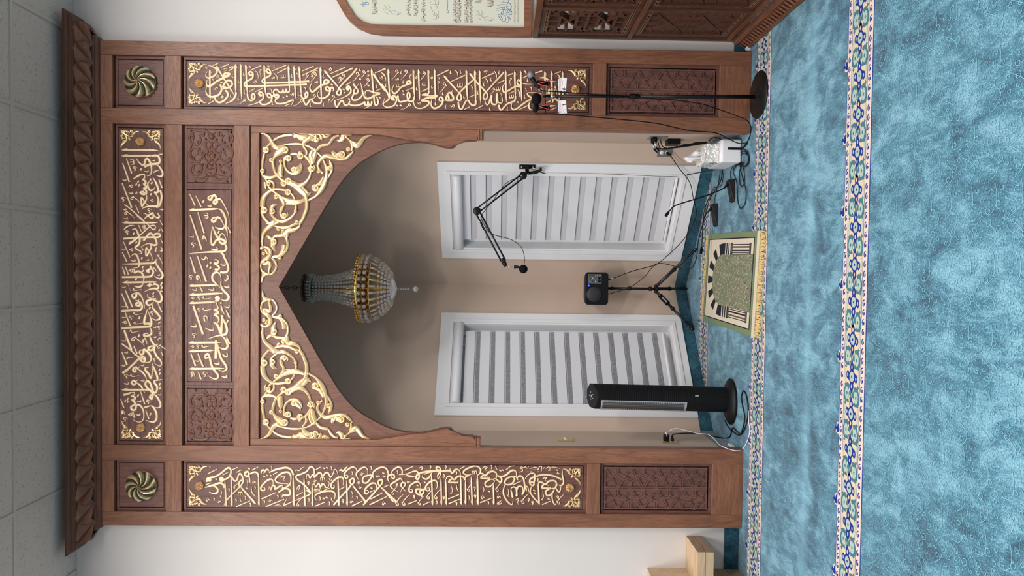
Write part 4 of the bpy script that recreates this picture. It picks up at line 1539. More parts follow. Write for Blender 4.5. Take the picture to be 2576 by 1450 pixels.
# star lattice panels
for s in (-1, 1):
    x0, x1 = sorted((s*X1, s*XI)); p = panel('lattice_panel', x0, x1, .212, .981, PV)
    q = MB(); a0, a1 = x0+.028, x1-.028; b0, b1 = .212+.028, .981-.028; Lz = b1-b0; u = Lz/4; hw = (a1-a0)/2
    segs = []; LJ = 0
    for half in (0, 1):
        # v: 0 outer edge .. 1 middle
        def g(uu, v): return ((a1-v*hw) if half == 0 else (a0+v*hw), b1-uu)
        off = 0 if half == 0 else -.5*u
        for i in range(-1, 6):
            o = off+i*u
            segs += [(g(o, 0), g(o+u/2, 1)), (g(o+u/2, 1), g(o+u, 0)), (g(o+u/2, 0), g(o+u/2, .33)), (g(o+u/2, .33), g(o, .66)), (g(o+u/2, .33), g(o+u, .66)), (g(o, .66), g(o, 1))]
    mid = (a0+a1)/2
    segs += [((mid, b1), (mid, b0)), ((a0, b1), (a1, b1)), ((a0, b0), (a1, b0)), ((a0, b0), (a0, b1)), ((a1, b0), (a1, b1))]
    def clip(P, Q):
        (xa, za), (xb, zb) = P, Q
        if za > zb: xa, za, xb, zb = xb, zb, xa, za
        if zb <= b0 or za >= b1:
            if not (abs(za-zb) < 1e-6 and b0 <= za <= b1): return None
        if za < b0: xa += (xb-xa)*(b0-za)/(zb-za); za = b0
        if zb > b1: xb = xa+(xb-xa)*(b1-za)/(zb-za); zb = b1
        return (xa, za), (xb, zb)
    for P, Q in segs:
        c = clip(P, Q)
        if not c: continue
        (xa, za), (xb, zb) = c; dx, dz = xb-xa, zb-za; L = math.hypot(dx, dz)
        if L < .004: continue
        nx, nz = -dz/L, dx/L
        for sd in (-1, 1):
            o0, o1 = .0013*sd, .0125*sd
            cl = lambda x, z: (min(max(x, a0-.001), a1+.001), min(max(z, b0-.001), b1+.001))
            pts = [cl(xa+nx*o0, za+nz*o0), cl(xb+nx*o0, zb+nz*o0), cl(xb+nx*o1, zb+nz*o1), cl(xa+nx*o1, za+nz*o1)]
            LJ += 1; top = [(x, YF-.0072-.00002*LJ, z) for x, z in pts]; bot = [(x, YF+.001, z) for x, z in pts]
            q.add(top+bot, [(0,1,2,3), (0,4,5,1), (1,5,6,2), (2,6,7,3), (3,7,4,0), (7,6,5,4)])
    q.build('star_lattice', PV, p)
# pointed arch board with fretwork
arch = [(0, 3.181), (.189, 3.076), (.471, 2.913), (.646, 2.808), (.72, 2.758), (.80, 2.69), (.864, 2.612), (.932, 2.490), (.975, 2.372), (.990, 2.247), (.982, 2.165), (.962, 2.09), (.951, 2.04), (.953, 2.018), (.962, 2.000), (.979, 1.986), (.990, 1.965), (.999, 1.933), (1.003, 1.885), (1.006, 1.855), (1.016, 1.842)]
half = [arch[0]]+smooth_pts(arch[2:12], 4)+arch[12:]
for s in (-1, 1):
    pts = [(s*x, .032, z) for x, z in half]+[(s*X2, .032, 1.842), (s*X2, .032, 3.366), (0, .032, 3.366)]
    q = MB(); q.prism(pts, (0, .038, 0)); ab = q.build('arch_board', AW, mih)
    q = MB(); q.box(s*1.033, s*X2, .012, .033, 1.842, 3.366)
    q.prism([(s*1.033, .0125, 1.842), (s*1.033, .0125, 2.50), (s*.9995, .0125, 2.30), (s*.9915, .0125, 2.22), (s*.984, .0125, 2.165), (s*.965, .0125, 2.09), (s*.955, .0125, 2.03), (s*1.002, .0125, 1.93), (s*1.010, .0125, 1.85)], (0, .020, 0))
    q.build('arch_side_strip', WV, mih, bevel=.001)
    q = MB()                                                  # little moulded capital under the arch foot
    for i, (e, z) in enumerate(((.016, 1.842), (.008, 1.832), (.014, 1.822), (.006, 1.812))): q.box(s*(1.018-e*.6), s*X2, .004-e*.5, .062, z-.010, z)
    q.build('arch_capital', WV, mih, bevel=.002)
board('arch_top_strip', -1.033, 1.033, 3.306, 3.366, WH, .012, .033)
stS, doS = parse(TXT['S'])
YFs = YF; YF = .032
ax = 2*.0017
for s in (-1, 1):
    def toS(px, py):
        p = onY(px, py, YF-.004); return (p.x*s, p.z+(0 if s > 0 else -.004))
    q = relief(stS, doS, toS, .015, 'carve'); q.build('arch_fretwork', GOLDC, mih)
YF = YFs
# stepped cornice with a carved faceted band
def sweep(name, prof, m):
    q = MB(); n = len(prof); vs = []
    for (o, z) in prof: vs.append((-XO-o, WY, z))
    for (o, z) in prof: vs.append((-XO-o, -o, z))
    for (o, z) in prof: vs.append((XO+o, -o, z))
    for (o, z) in prof: vs.append((XO+o, WY, z))
    fs = [(j*n+i, j*n+(i+1) % n, (j+1)*n+(i+1) % n, (j+1)*n+i) for j in range(3) for i in range(n)]
    q.add(vs, fs); q.add([v for v in vs[:n]], [tuple(range(n))]); q.add([v for v in vs[3*n:]], [tuple(range(n))[::-1]])
    return q.build(name, m, mih)
cor = sweep('cornice', [(-.02, 4.35), (.008, 4.352), (.016, 4.358), (.016, 4.374), (.026, 4.378), (.026, 4.386), (.050, 4.458), (.116, 4.460), (.116, 4.466), (.126, 4.470), (.126, 4.484), (.138, 4.488), (.142, 4.494), (.150, 4.496), (.150, 4.509), (-.02, 4.509)], CW2)
q = MB(); zB, zT = 4.387, 4.460
def band(A, B, out, ncell):
    """carved zigzag: pyramids meeting alternately at the upper and the lower edge"""
    A, B, out = Vector(A), Vector(B), Vector(out); d = (B-A).normalized()
    def p(t, o, z): return A.lerp(B, t)+out*o+d*((t*2-1)*o)+Vector((0, 0, z))
    for k in range(ncell):
        a, b, m, e = k/ncell, (k+1)/ncell, (k+.5)/ncell, 1/ncell
        L0, L1, R0 = p(a, .088, zT), p(b, .088, zT), p(m, .024, zB)
        mt, Ap = p(m, .118, zT), p(m, .112, zT-.022)
        q.add([L0, mt, Ap, L1, R0], [(0,2,1), (1,2,3), (0,4,2), (2,4,3)])
        for (x0, x1, xm) in ((a, m, a), (m, b, b)):      # the two half pyramids standing on the lower edge
            T_ = p(xm, .088, zT); Bp = p(xm, .092, zB+.024); mb_ = p(xm, .060, zB)
            if x0 == a: q.add([mb_, R0, Bp, T_], [(0,1,2), (2,1,3)])
            else: q.add([R0, mb_, Bp, T_], [(0,1,2), (0,2,3)])
band((-XO, 0, 0), (XO, 0, 0), (0, -1, 0), 26)
for s in (-1, 1): band((s*XO, WY, 0), (s*XO, .0, 0), (s, 0, 0), 1)
q.build('faceted_band', CW, cor)
# ------------------------------------------------------------------ chandelier
CRY = mat('cut_crystal', (.98,.98,.99), .015, spec=.5, Transmission_Weight=.88, IOR=1.5); GILT = mat('polished_gilt', (.80,.52,.16), .2, 1); BRZ = mat('dark_bronze', (.10,.055,.03), .4, .7)
CYY = .75; ca = onY(911, 727, CYY); cxx = -.027
ch = thing('chandelier', 'crystal basket chandelier with gilt ring and beaded strands hanging in the alcove', 'chandelier', (cxx, CYY, 3.7))
def Z(px): return onY(px, 727, CYY).z
q = MB(); z = 3.70; i = 0
q.lathe((cxx, CYY, 3.66), [(.06, .04), (.055, .015), (.01, 0)], 20)
while z > Z(768)+.02:
    for k in range(1):
        ring = [(cxx+(.011*math.cos(a) if i % 2 else 0), CYY+(0 if i % 2 else .011*math.cos(a)), z-.018+.020*math.sin(a)) for a in [2*pi*j/10 for j in range(11)]]
        q.tube(ring, .0028, 0, 5, False)
    z -= .031; i += 1
q.build('chain', BRZ, ch)
q = MB(); zc = Z(772)
q.lathe((cxx, CYY, zc), [(.004, .035), (.03, .02), (.100, .012), (.106, 0), (.106, -.022), (.100, -.026)], 32, 0)
for i in range(36): a = 2*pi*i/36; q.ball((cxx+.104*math.cos(a), CYY+.104*math.sin(a), zc+.018), .006, 6)
q.build('top_crown', BRZ, ch)
zr = Z(911); q = MB(); R = .262
q.lathe((cxx, CYY, zr), [(R-.003, .014), (R, .011), (R, -.011), (R-.003, -.013), (R-.006, -.010), (R-.006, .010)], 48)
for i in range(60): a = 2*pi*i/60; q.ball((cxx+(R+.003)*math.cos(a), CYY+(R+.003)*math.sin(a), zr+.014), .007, 6, 0, (1,1,1.3)); q.ball((cxx+(R+.003)*math.cos(a), CYY+(R+.003)*math.sin(a), zr-.004), .0065, 6)
q.build('gilt_ring', GILT, ch)
q = MB(); z2 = Z(941); q.lathe((cxx, CYY, z2), [(.250, .005), (.254, 0), (.250, -.005), (.244, 0)], 48)
q.tube([(cxx, CYY, zc), (cxx, CYY, Z(990))], .006, 0, 8)
for i in range(6):
    a = 2*pi*i/6+.3; e = (cxx+.12*math.cos(a), CYY+.12*math.sin(a)); q.tube([(cxx, CYY, zr-.02), (cxx+.07*math.cos(a), CYY+.07*math.sin(a), zr-.045), (*e, zr-.005)], .004, 0, 6)
    q.lathe((*e, zr-.005), [(.004, 0), (.022, .008), (.022, .011), (.012, .012), (.011, .055)], 12)
q.tube([(cxx+R*math.cos(.2), CYY+R*math.sin(.2), zr), (cxx-R*math.cos(.2), CYY-R*math.sin(.2), zr)], .004, 0, 6); q.tube([(cxx+R*math.cos(1.7), CYY+R*math.sin(1.7), zr), (cxx-R*math.cos(1.7), CYY-R*math.sin(1.7), zr)], .004, 0, 6)
q.build('gilt_frame', GILT, ch)
for i in range(6):
    a = 2*pi*i/6+.3; q = MB(); q.lathe((cxx+.12*math.cos(a), CYY+.12*math.sin(a), zr+.05), [(.009, 0), (.014, .015), (.013, .035), (.003, .065)], 10); q.build('candle_bulb', mat('frosted_bulb', (.8,.72,.55), .3) if i == 0 else bpy.data.materials['frosted_bulb'], ch)
q = MB()
for i in range(26):                                  # drawn-in strands
    a = 2*pi*i/26; n = 17
    for j in range(n):
        f = j/(n-1); px = 780+f*(904-780); r = .104-.016*math.sin(pi*min(1, f*1.6)) if f < .3 else .094+(.168-.094)*((f-.3)/.7)**1.7
        q.ball((cxx+r*math.cos(a), CYY+r*math.sin(a), Z(px)), .0085+.0025*f, 6)
    for j in range(3): q.ball((cxx+.109*math.cos(a+.12), CYY+.109*math.sin(a+.12), Z(777+j*5)), .008, 6)
q.build('bead_strands', CRY, ch, kind='stuff')
q = MB()
prof = [(918, .256, .0165), (930, .256, .0165), (944, .250, 0), (962, .205, .0125), (969, .183, .0125), (976, .160, .012), (983, .132, .012)]
for i in range(30):
    a = 2*pi*i/30
    for px, r, b in prof:
        if b: q.ball((cxx+r*math.cos(a), CYY+r*math.sin(a), Z(px)), b, 8)
    r0, r1 = .249, .214; za, zb = Z(942), Z(961); c, s_ = math.cos(a), math.sin(a)
    q.tube([(cxx+r0*c, CYY+r0*s_, za), (cxx+(r0*.55+r1*.45)*c, CYY+(r0*.55+r1*.45)*s_, (za+zb)/2), (cxx+r1*c, CYY+r1*s_, zb)], [.009, .010, .006], 0, 4)
q.build('crystal_basket', CRY, ch, kind='stuff')
q = MB(); zb = Z(986); q.lathe((cxx, CYY, zb), [(.094, .004), (.092, -.004), (.065, -.022), (.030, -.034), (.008, -.040)], 28); q.build('bottom_dish', mat('ribbed_glass_dish', (.6,.58,.56), .25, spec=.6, Transmission_Weight=.3), ch)
q = MB(); zt = zb-.04
for i in range(5): q.ball((cxx, CYY, zt-.008-i*.020), .006 if i < 4 else .009, 8)
q.tube([(cxx, CYY, zt), (cxx, CYY, zt-.12)], .0015, 0, 5); q.ball((cxx, CYY, Z(1046)), .021, 12, 0, (1,1,1)); q.build('crystal_drop', CRY, ch)

# ------------------------------------------------------------------ floor microphone stand
bx, by = 1.297, -.158
st = thing('microphone_stand', 'tall black microphone stand with round base before the right-hand pillar', 'microphone stand', (bx, by, 0))
q = MB(); q.lathe((bx, by, .002), [(.148, 0), (.154, .004), (.152, .009), (.08, .018), (.025, .026), (.014, .034)], 48); q.build('round_base', BLKM, st)
zp = lambda px, y=by: onY(px, 241, y).z
xt = onY(1372, 242, by).x; xb = bx-.012; f = lambda z: xb+(xt-xb)*z/1.41
q = MB(); q.tube([(xb, by, .03), (f(zp(1605)), by, zp(1605))], .0125, 0, 14); q.build('lower_tube', BLKM, st)
q = MB(); zq = zp(1605); q.lathe((f(zq), by, zq-.01), [(.014, 0), (.017, .006), (.017, .060), (.013, .068)], 16); q.tube([(f(zq), by, zq+.03), (f(zq)-.002, by-.03, zq+.03)], .006, 0, 8); q.build('clutch', BLK, st)
q = MB(); q.tube([(f(zq), by, zq), (f(zp(1398)), by, zp(1398))], .0098, 0, 12); q.build('upper_tube', BLKM, st)
q = MB(); za = zp(1398); q.tube([(f(za), by, za), (f(za), by, zp(1384))], .008, 0, 10); q.build('chrome_collar', CHR, st)
q = MB(); q.tube([(f(1.4), by, zp(1384)), (f(1.42), by, zp(1366))], .009, 0, 10); zx = zp(1371)
pR, pL = onY(1371, 213, by-.01), onY(1372, 284, by-.01); q.tube([pR, pL], .0045, 0, 8); q.build('crossbar', BLKM, st)
for (a, b, nm) in (((1352, 209), (1378, 209), 0), ((1352, 271), (1378, 272), 1)):
    pa, pb = onY(*a, by-.015), onY(*b, by-.012); q = MB(); q.tube([pa, pb], [.017, .012], 0, 12); q.tube([pb, pb+Vector((0, 0, -.012))], [.018, .018], 0, 12); q.tube([onY(a[0]-6, a[1]+8, by-.02), pa], [.014, .016], 0, 10); q.build('microphone_clip', BLK, st)
ym = by-.035
def P3(px, py, y): return onY(px, py, y)
GM = mat('grey_wire_mesh', (.20,.21,.23), .55, .5)
m1 = thing('microphone', 'handheld microphone with round grey grille clipped on the stand', 'microphone', tuple(P3(1354, 222, ym)), 'microphones on the stand')
q = MB(); q.tube([P3(1338, 196, ym), P3(1343, 204, ym), P3(1355, 219, ym), P3(1357, 222, ym)], [.017, .014, .011, .009], 0, 14); q.build('microphone_body', BLK, m1)
q = MB(); q.ball(P3(1336, 188.5, ym), .0262, 20); q.build('microphone_grille', GM, m1)
m2 = thing('microphone', 'microphone under a black foam windshield clipped on the stand', 'microphone', tuple(P3(1345, 280, ym)), 'microphones on the stand')
q = MB(); q.tube([P3(1349, 262, ym), P3(1345, 272, ym), P3(1344, 282, ym)], [.015, .013, .010], 0, 14); q.build('microphone_body', BLK, m2)
q = MB(); q.ball(P3(1349.5, 249.5, ym), .035, 20, 0, (1.12, .95, .95)); q.build('foam_windshield', BLKF, m2)
def text(s, size, M, mt, parent, name='lettering', ext=.0003, font=None):
    c = bpy.data.curves.new(name, 'FONT'); c.body = s; c.size = size; c.extrude = ext; c.align_x = 'CENTER'; c.align_y = 'CENTER'
    o = bpy.data.objects.new(name, c); COL.objects.link(o); dg = bpy.context.evaluated_depsgraph_get(); me = bpy.data.meshes.new_from_object(o.evaluated_get(dg)); bpy.data.objects.remove(o)
    me.transform(M); me.transform(Matrix.Translation(-root_loc(parent))); me.materials.clear(); me.materials.append(mt)
    o = bpy.data.objects.new(name, me); COL.objects.link(o); o.parent = parent; return o
for (cx0, cy0, tilt, mic, lab) in ((1414.5, 212, .06, (1352, 211), 'white card badge on a red cord under the grey-headed microphone'), (1414.5, 269.5, -.10, (1357, 268), 'white card badge on a red cord under the foam-covered microphone')):
    c = onY(cx0, cy0, ym+.01); bd = thing('card_badge', lab, 'badge', tuple(c), 'card badges hanging from the microphones')
    Mx = Matrix.Translation(c) @ Matrix.Rotation(tilt, 4, 'Y')
    q = MB(Mx); q.box(-.042, .042, -.0008, .0008, -.027, .027); q.build('card', PAPER, bd, bevel=.003)
    q = MB(Mx)
    random.seed(int(cy0)); 
    for r in range(3):
        z = .020-r*.005; x = -.036
        while x < .036: L = random.uniform(.003, .008); q.box(x, min(x+L, .037), -.0012, -.0009, z-.0008, z+.0008, 0 if r == 0 else 1); x += L+.002
    for r in range(2):
        z = .002-r*.004; x = -.02+r*.01
        while x < .02: L = random.uniform(.003, .006); q.box(x, x+L, -.0012, -.0009, z-.0006, z+.0006, 1); x += L+.002
    if cy0 < 240: q.box(-.034, -.026, -.0012, -.0009, -.024, -.006); q.ball((-.030, -.0012, -.004), .004, 8, 0, (1,.1,1)); q.box(-.026, -.018, -.0012, -.0009, -.016, -.012); q.box(-.036, -.033, -.0012, -.0009, -.022, -.008)
    else: q.box(.012, .016, -.0012, -.0009, -.024, -.004); q.ball((.014, -.0012, -.006), .004, 8, 0, (1,.1,1)); q.tube([(-.026+.010*math.cos(a), -.0011, -.014+.010*math.sin(a)) for a in [i*.45 for i in range(15)]], .0006, 0, 4)
    q.build('printing', [INK, RED], bd)
    q = MB(); top = onY(*mic, ym-.01)
    for dx in (-.036, .036): q.tube([Mx @ Vector((dx, -.001, .024)), top], .0022, 0, 6)
    q.build('cord', RED, bd)

# ------------------------------------------------------------------ black heater
HX, HY = -.786, .27
ht = thing('tower_heater', 'tall black tower heater with silver grille standing at left of the alcove', 'heater', (HX, HY, 0))
q = MB(); q.lathe((HX-.012, HY-.01, .002), [(.160, 0), (.166, .006), (.164, .016), (.12, .040), (.07, .052)], 48, 0, sx=1, sy=.78); q.build('base', BLK, ht)
ang = [math.radians(a) for a in (-96, -78, -52, -15, 25, 70, 110, 155, 204, 236)]
hexp = [(HX+.094*math.cos(a), HY+.088*math.sin(a)) for a in ang]
q = MB(); n = len(hexp)
lean = lambda z: .018*(z/1.0)
def loop(z, k=1, sh=0): return [(HX+lean(z)+(x-HX)*k, HY+(y-HY)*k+sh, z) for x, y in hexp]
L4 = [loop(.045), loop(.99)]; top = [(x, y, .985+.055*max(0, min(1, (y-HY+.09)/.18))) for x, y, z in loop(.99)]
q.add(L4[0]+top, [(i, (i+1) % n, n+(i+1) % n, n+i) for i in range(n)]+[tuple(range(n, 2*n))], 0); hb = q.build('body', BLK, ht, bevel=.004)
# slatted grille band on the right of the body
q = MB()
for i in range(52):
    z = .955-i*.0135; a = loop(z); pts = [a[0], a[1], a[2], a[3]]
    m01 = [(p[0]+(p[0]-HX-lean(z))*.03, p[1]+(p[1]-HY)*.03, p[2]) for p in pts]
    vs = [(x, y, z-.003) for x, y, _ in m01]+[(x, y, z+.003) for x, y, _ in m01]; q.add(vs, [(0,1,5,4), (1,2,6,5), (2,3,7,6)])
q.build('side_slats', mat('black_slat', (.009,.009,.010), .5, spec=.2), ht)
# silver framed element grille on the facet turned to the left
A0 = Vector(loop(.36)[8]); A1 = Vector(loop(.36)[0]); B0 = Vector(loop(.955)[8]); 
fa = Vector(loop(.36)[9]); 
def fpt(u, z):                                     # unrolled: u 0..1 from facet point 8 over 9 to 0
    a = loop(z); p, r, t = Vector(a[8]), Vector(a[9]), Vector(a[0])
    v = p.lerp(r, u*2) if u < .5 else r.lerp(t, (u-.5)*2); o = Vector((v.x-HX-lean(z), v.y-HY, 0)).normalized(); return v, o
def strip(q, u0, u1, z0, z1, off, mi=0, nu=4):
    vs = []; 
    for j in range(nu+1):
        u = u0+(u1-u0)*j/nu
        for z in (z0, z1): v, o = fpt(u, z); vs.append(v+o*off)
    q.add(vs, [(2*j, 2*j+2, 2*j+3, 2*j+1) for j in range(nu)], mi)
q = MB()
strip(q, .05, 1, .345, .362, .006); strip(q, .05, 1, .945, .957, .006); strip(q, .90, 1, .345, .957, .006, 0, 1); strip(q, .05, .10, .345, .957, .006, 0, 1)
q.build('grille_frame', SIL, ht)
q = MB(); strip(q, .08, .92, .36, .947, .003); q.build('heating_element', mat('dull_steel_reflector', (.16,.15,.14), .3, .9), ht)
q = MB()
for i in range(44):
    z = .368+i*.0132; strip(q, .82, .90, z, z+.006, .0065, 0, 1); strip(q, .12, .24, z+.003, z+.0085, .0055, 0, 1)
for u in (.45, .6, .72): strip(q, u, u+.012, .362, .945, .0045, 0, 1)
q.build('guard_bars', SIL, ht)
q = MB()
for (dx, dy, r) in ((0, 0, .013), (.026, .012, .006), (-.024, .010, .006), (.014, -.026, .005), (-.012, -.024, .005), (.0, .030, .006)): q.lathe((HX+.018+dx, HY+dy, .985+.055*(dy+.09)/.18), [(r, -.004), (r, .004), (r*.8, .006)], 12)
q.build('control_buttons', mat('grey_button', (.30,.31,.33), .35, .5), ht)
q = MB(); c = onY(1752, 996, HY-.086); q.box(c.x-.004, c.x+.004, HY-.094, HY-.086, c.z-.014, c.z+.010); q.build('badge_plate', SIL, ht)

# ------------------------------------------------------------------ loudspeaker on a tripod
TY = 1.30; TX = onY(1640, 727, TY).x
tp = thing('tripod', 'black camera tripod carrying the small loudspeaker in the alcove corner', 'tripod', (TX, TY, 0))
zt_ = lambda px: onY(px, 727, TY).z
q = MB(); q.tube([(TX, TY, zt_(1688)), (TX, TY, zt_(1528))], .011, 0, 12)
for px, r, h in ((1636, .019, .03), (1583, .018, .03), (1540, .017, .02), (1652, .022, .03)): q.lathe((TX, TY, zt_(px)-h/2), [(r*.8, 0), (r, .004), (r, h-.004), (r*.8, h)], 14)
q.build('centre_column', BLKM, tp)
hub = Vector((TX, TY, zt_(1650)))
for (F, hasgrip) in ((Vector((.335, 1.202, .0)), 0), (onY(1746, 830, 1.235), 1), (Vector((TX, 1.50, .0)), 0)):
    d = (F-hub); d0 = Vector((d.x, d.y, 0)).normalized()*.022; s0 = hub+d0
    P = lambda t: s0.lerp(F+Vector((0,0,.008)), t)
    q = MB(); q.tube([P(0), P(.45)], .0145 if not hasgrip else .013, 1, 12); q.tube([P(.45), P(.92)], .0115, 1, 12); q.tube([P(.42), P(.47)], .0185, 0, 12)
    for t in (.80, .86, .915): q.tube([P(t), P(t+.035)], .0145, 0, 12); q.tube([P(t+.036), P(t+.046)], .0118, 2, 10)
    q.tube([P(.955), P(1)], [.014, .009], 0, 12); q.ball(P(0), .019, 10, 0)
    leg = q.build('leg', [BLKM, GREY, CHR], tp)
    if hasgrip:
        q = MB(); q.tube([P(.10), P(.34)], .021, 0, 14); q.build('foam_grip', BLKF, leg)
        a, b = P(.12), P(.32); ex = (b-a).normalized(); nn = Vector((-.35, -.9, -.25)); nn = (nn-ex*nn.dot(ex)).normalized(); ey = nn.cross(ex)
        Mx = Matrix(((ex.x, ey.x, nn.x, 0), (ex.y, ey.y, nn.y, 0), (ex.z, ey.z, nn.z, 0), (0,0,0,1))); Mx.translation = (a+b)/2+nn*.0215
        text('ZOMEI', .019, Mx, WPL, leg)
SY = 1.17; W2 = lambda px, py: onY(px, py, SY)
a, b = W2(1472, 685), W2(1530, 768)
lx0, lx1, lz0, lz1 = b.x, a.x, b.z, a.z
sp = thing('loudspeaker', 'small black loudspeaker with lit blue light on top of the tripod', 'loudspeaker', ((lx0+lx1)/2, SY, lz0))
q = MB(); w_ = lx1-lx0; ch_ = .022
def rr(x0, x1, z0, z1, c): return [(x0+c, z0), (x1-c, z0), (x1, z0+c), (x1, z1-c), (x1-c, z1), (x0+c, z1), (x0, z1-c), (x0, z0+c)]
fr = [(x, SY, z) for x, z in rr(lx0, lx1, lz0, lz1, .018)]; bk = [(x, SY+.17, z) for x, z in rr(lx0+.03, lx1-.03, lz0+.02, lz1-.01, .018)]
q.add(fr+bk, [tuple(range(8)), tuple(range(8, 16))[::-1]]+[(i, 8+i, 8+(i+1) % 8, (i+1) % 8) for i in range(8)]); q.build('cabinet', BLK, sp, bevel=.006)
c = W2(1494, 741); q = MB(); q.lathe((c.x, SY-.001, c.z), [(.064, 0), (.062, -.007), (.058, -.004), (.054, -.008), (.03, -.013), (.002, -.014)], 36, 0, 'y'); q.build('speaker_grille', mat('black_perforated_grille', (.020,.020,.023), .6), sp)
a, b = W2(1479, 690), W2(1513, 714); q = MB(); q.box(b.x, a.x, SY-.004, SY, b.z, a.z); cp_ = q.build('control_panel', mat('grey_panel', (.10,.10,.11), .5), sp)
q = MB(); dx, dz = (a.x-b.x), (a.z-b.z)
for i in range(6): q.lathe((a.x-dx*.14, SY-.004, a.z-dz*(.14+.145*i)), [(.0042, 0), (.0036, -.009)], 8, 0 if i < 3 else 1, 'y')
for k in range(2): q.lathe((a.x-dx*(.42+.32*k), SY-.004, b.z+dz*.17), [(.0125, 0), (.0125, -.003), (.009, -.003)], 16, 0, 'y')
for k in range(2):
    for i in range(3): q.lathe((a.x-dx*(.42+.34*k), SY-.004, a.z-dz*(.16+.2*i)), [(.004, 0), (.0032, -.008)], 8, 1 if (i+k) % 2 else 0, 'y')
q.build('knobs', [BLK, WPL], cp_)
LED = mat('blue_led', (.02,.05,.9), .3); b_ = LED.node_tree.nodes['Principled BSDF']; b_.inputs['Emission Color'].default_value = (.02,.08,1,1); b_.inputs['Emission Strength'].default_value = 4
c = W2(1481, 719); q = MB(); q.ball((c.x, SY-.003, c.z), .0075, 10, 0, (1,.5,1)); q.build('power_light', LED, sp)
# ------------------------------------------------------------------ spring arm microphone on the window casing
NR = Vector((-V_, -U, 0)); TR_ = Vector((U, -V_, 0))
def onR(px, py, off): return onPl(px, py, AP+NR*off, NR)
mb = onR(1326, 419.5, .023)
arm = thing('folding_boom', 'folding black microphone arm screwed to the white casing of the right window', 'microphone arm', tuple(mb))
MA = Matrix(((TR_.x, -NR.x, 0, mb.x), (TR_.y, -NR.y, 0, mb.y), (0, 0, 1, mb.z), (0,0,0,1)))
q = MB(MA); q.box(-.020, .020, -.006, 0, -.065, .062); q.box(-.014, .014, -.055, -.006, -.012, .016); q.build('wall_plate', BLKM, arm, bevel=.004)
for z in (-.046, .044): q = MB(MA); q.lathe((0, -.006, z), [(.007, 0), (.006, -.003)], 12, 0, 'y'); q.build('screw', CHR, arm)
def onA(px, py, y): return onY(px, py, y)
S0 = onA(1316, 442, .70); E0 = onA(1200, 531, .60); T0 = onA(1266, 656, .52); c0 = onR(1328, 432, .07); c1 = onR(1362, 427, .07)
q = MB(); q.tube([onR(1324, 421, .05), onR(1328, 434, .075), S0+Vector((.02, .03, -.02))], [.014, .014, .010], 0, 10); q.tube([onR(1330, 436, .075), onR(1350, 433, .07), onR(1361, 427, .065), onR(1360, 421, .06)], [.012, .013, .012, .008], 0, 10)
q.build('clamp', BLKM, arm)
q = MB(); q.tube([onR(1332, 425, .06), onR(1368, 422, .06)], .003, 0, 8); q.tube([onR(1372, 424, .06), onR(1374, 418, .06)], .003, 0, 8); q.ball(onR(1375.5, 418.5, .06), .006, 8, 1); q.build('clamp_screw', [CHR, BLKM], arm)
for nm, J, r in (('joint', S0, .030), ('joint', E0, .030), ('joint', T0, .020)):
    q = MB(); q.lathe(tuple(J+Vector((0, .016, 0))), [(r*.85, 0), (r, -.004), (r, -.028), (r*.8, -.033), (.004, -.034)], 20, 0, 'y')
    if J is S0: q.ball(J+Vector((-.002, -.020, .014)), .0055, 8, 1)
    q.build(nm, [BLKM, CHR], arm)
for A_, B_ in ((S0, E0), (E0, T0)):
    d = (B_-A_).normalized(); pz = Vector((0, -1, 0)).cross(d).normalized()
    for s in (-1, 1):
        q = MB(); q.tube([A_+pz*.0155*s, B_+pz*.0155*s], .0065, 0, 6); q.build('arm_rod', BLKM, arm)
    q = MB(); a = A_.lerp(B_, .12); b = A_.lerp(B_, .45); hel = []
    for i in range(90): t = i/89; an = 2*pi*15*t; hel.append(a.lerp(b, t)+pz*(.004+.004*math.cos(an))+Vector((0, .004*math.sin(an), 0)))
    q.tube(hel, .0011, 0, 4); q.build('spring', BLKM, arm)
q = MB(); e1 = onA(1272, 671, .52); q.tube([T0, T0.lerp(e1, .7), e1], [.018, .016, .010], 0, 12); q.build('end_joint', BLKM, arm)
q = MB(); q.tube([onA(1275, 671.5, .52), onA(1291, 671.5, .52)], .0032, 0, 8); q.lathe(tuple(onA(1294, 671.5, .52)), [(.006, 0), (.006, .01)], 10, 0); q.build('threaded_pin', CHR, arm)
am = thing('microphone', 'round black foam microphone hanging from the folding arm in front of the alcove wall', 'microphone', tuple(onA(1316, 677.5, .51)))
q = MB(); q.tube([onA(1293, 671.5, .515), onA(1305, 672.5, .515), onA(1310, 675, .512)], [.0135, .009, .008], 0, 12); q.build('microphone_body', BLK, am)
q = MB(); q.ball(onA(1316.5, 677.5, .51), .0325, 20); q.build('foam_windshield', BLKF, am)

# ------------------------------------------------------------------ cables: points are (px, py, mode, value)
def pt(t):
    px, py, m, v = t
    return onX(px, py, v) if m == 'x' else onY(px, py, v) if m == 'y' else onZ(px, py, v) if m == 'z' else onR(px, py, v)
def cable(name, label, pts, r=.0032, m=RUB, cat='cable', group=None, n=6):
    P = [pt(p) for p in pts]; 
    P = [Vector((p.x, p.y, max(p.z, r+.0015))) for p in P]
    q = MB(); q.tube(smooth_pts([tuple(p) for p in P], 5), r, 0, n); o = q.build(name, m); return tag(o, label, cat, group)
yy = by-.03
cable('microphone_cable', 'black cable from the grey-headed microphone down the stand to the white box', [(1357,224,'y',yy-.01),(1366,228,'y',yy),(1383,230,'y',yy),(1430,233,'y',yy),(1512,238,'y',yy+.005),(1575,240,'y',by-.025),(1634,248,'y',by-.03),(1697,252,'y',by-.02),(1763,261,'y',by-.01),(1816,278,'y',-.11),(1852,291,'y',-.11),(1878,302,'y',-.10),(1888,316,'y',-.06),(1889,330,'z',.004),(1884,350,'z',.004),(1872,368,'z',.004),(1862,378,'z',.004)], .0036)
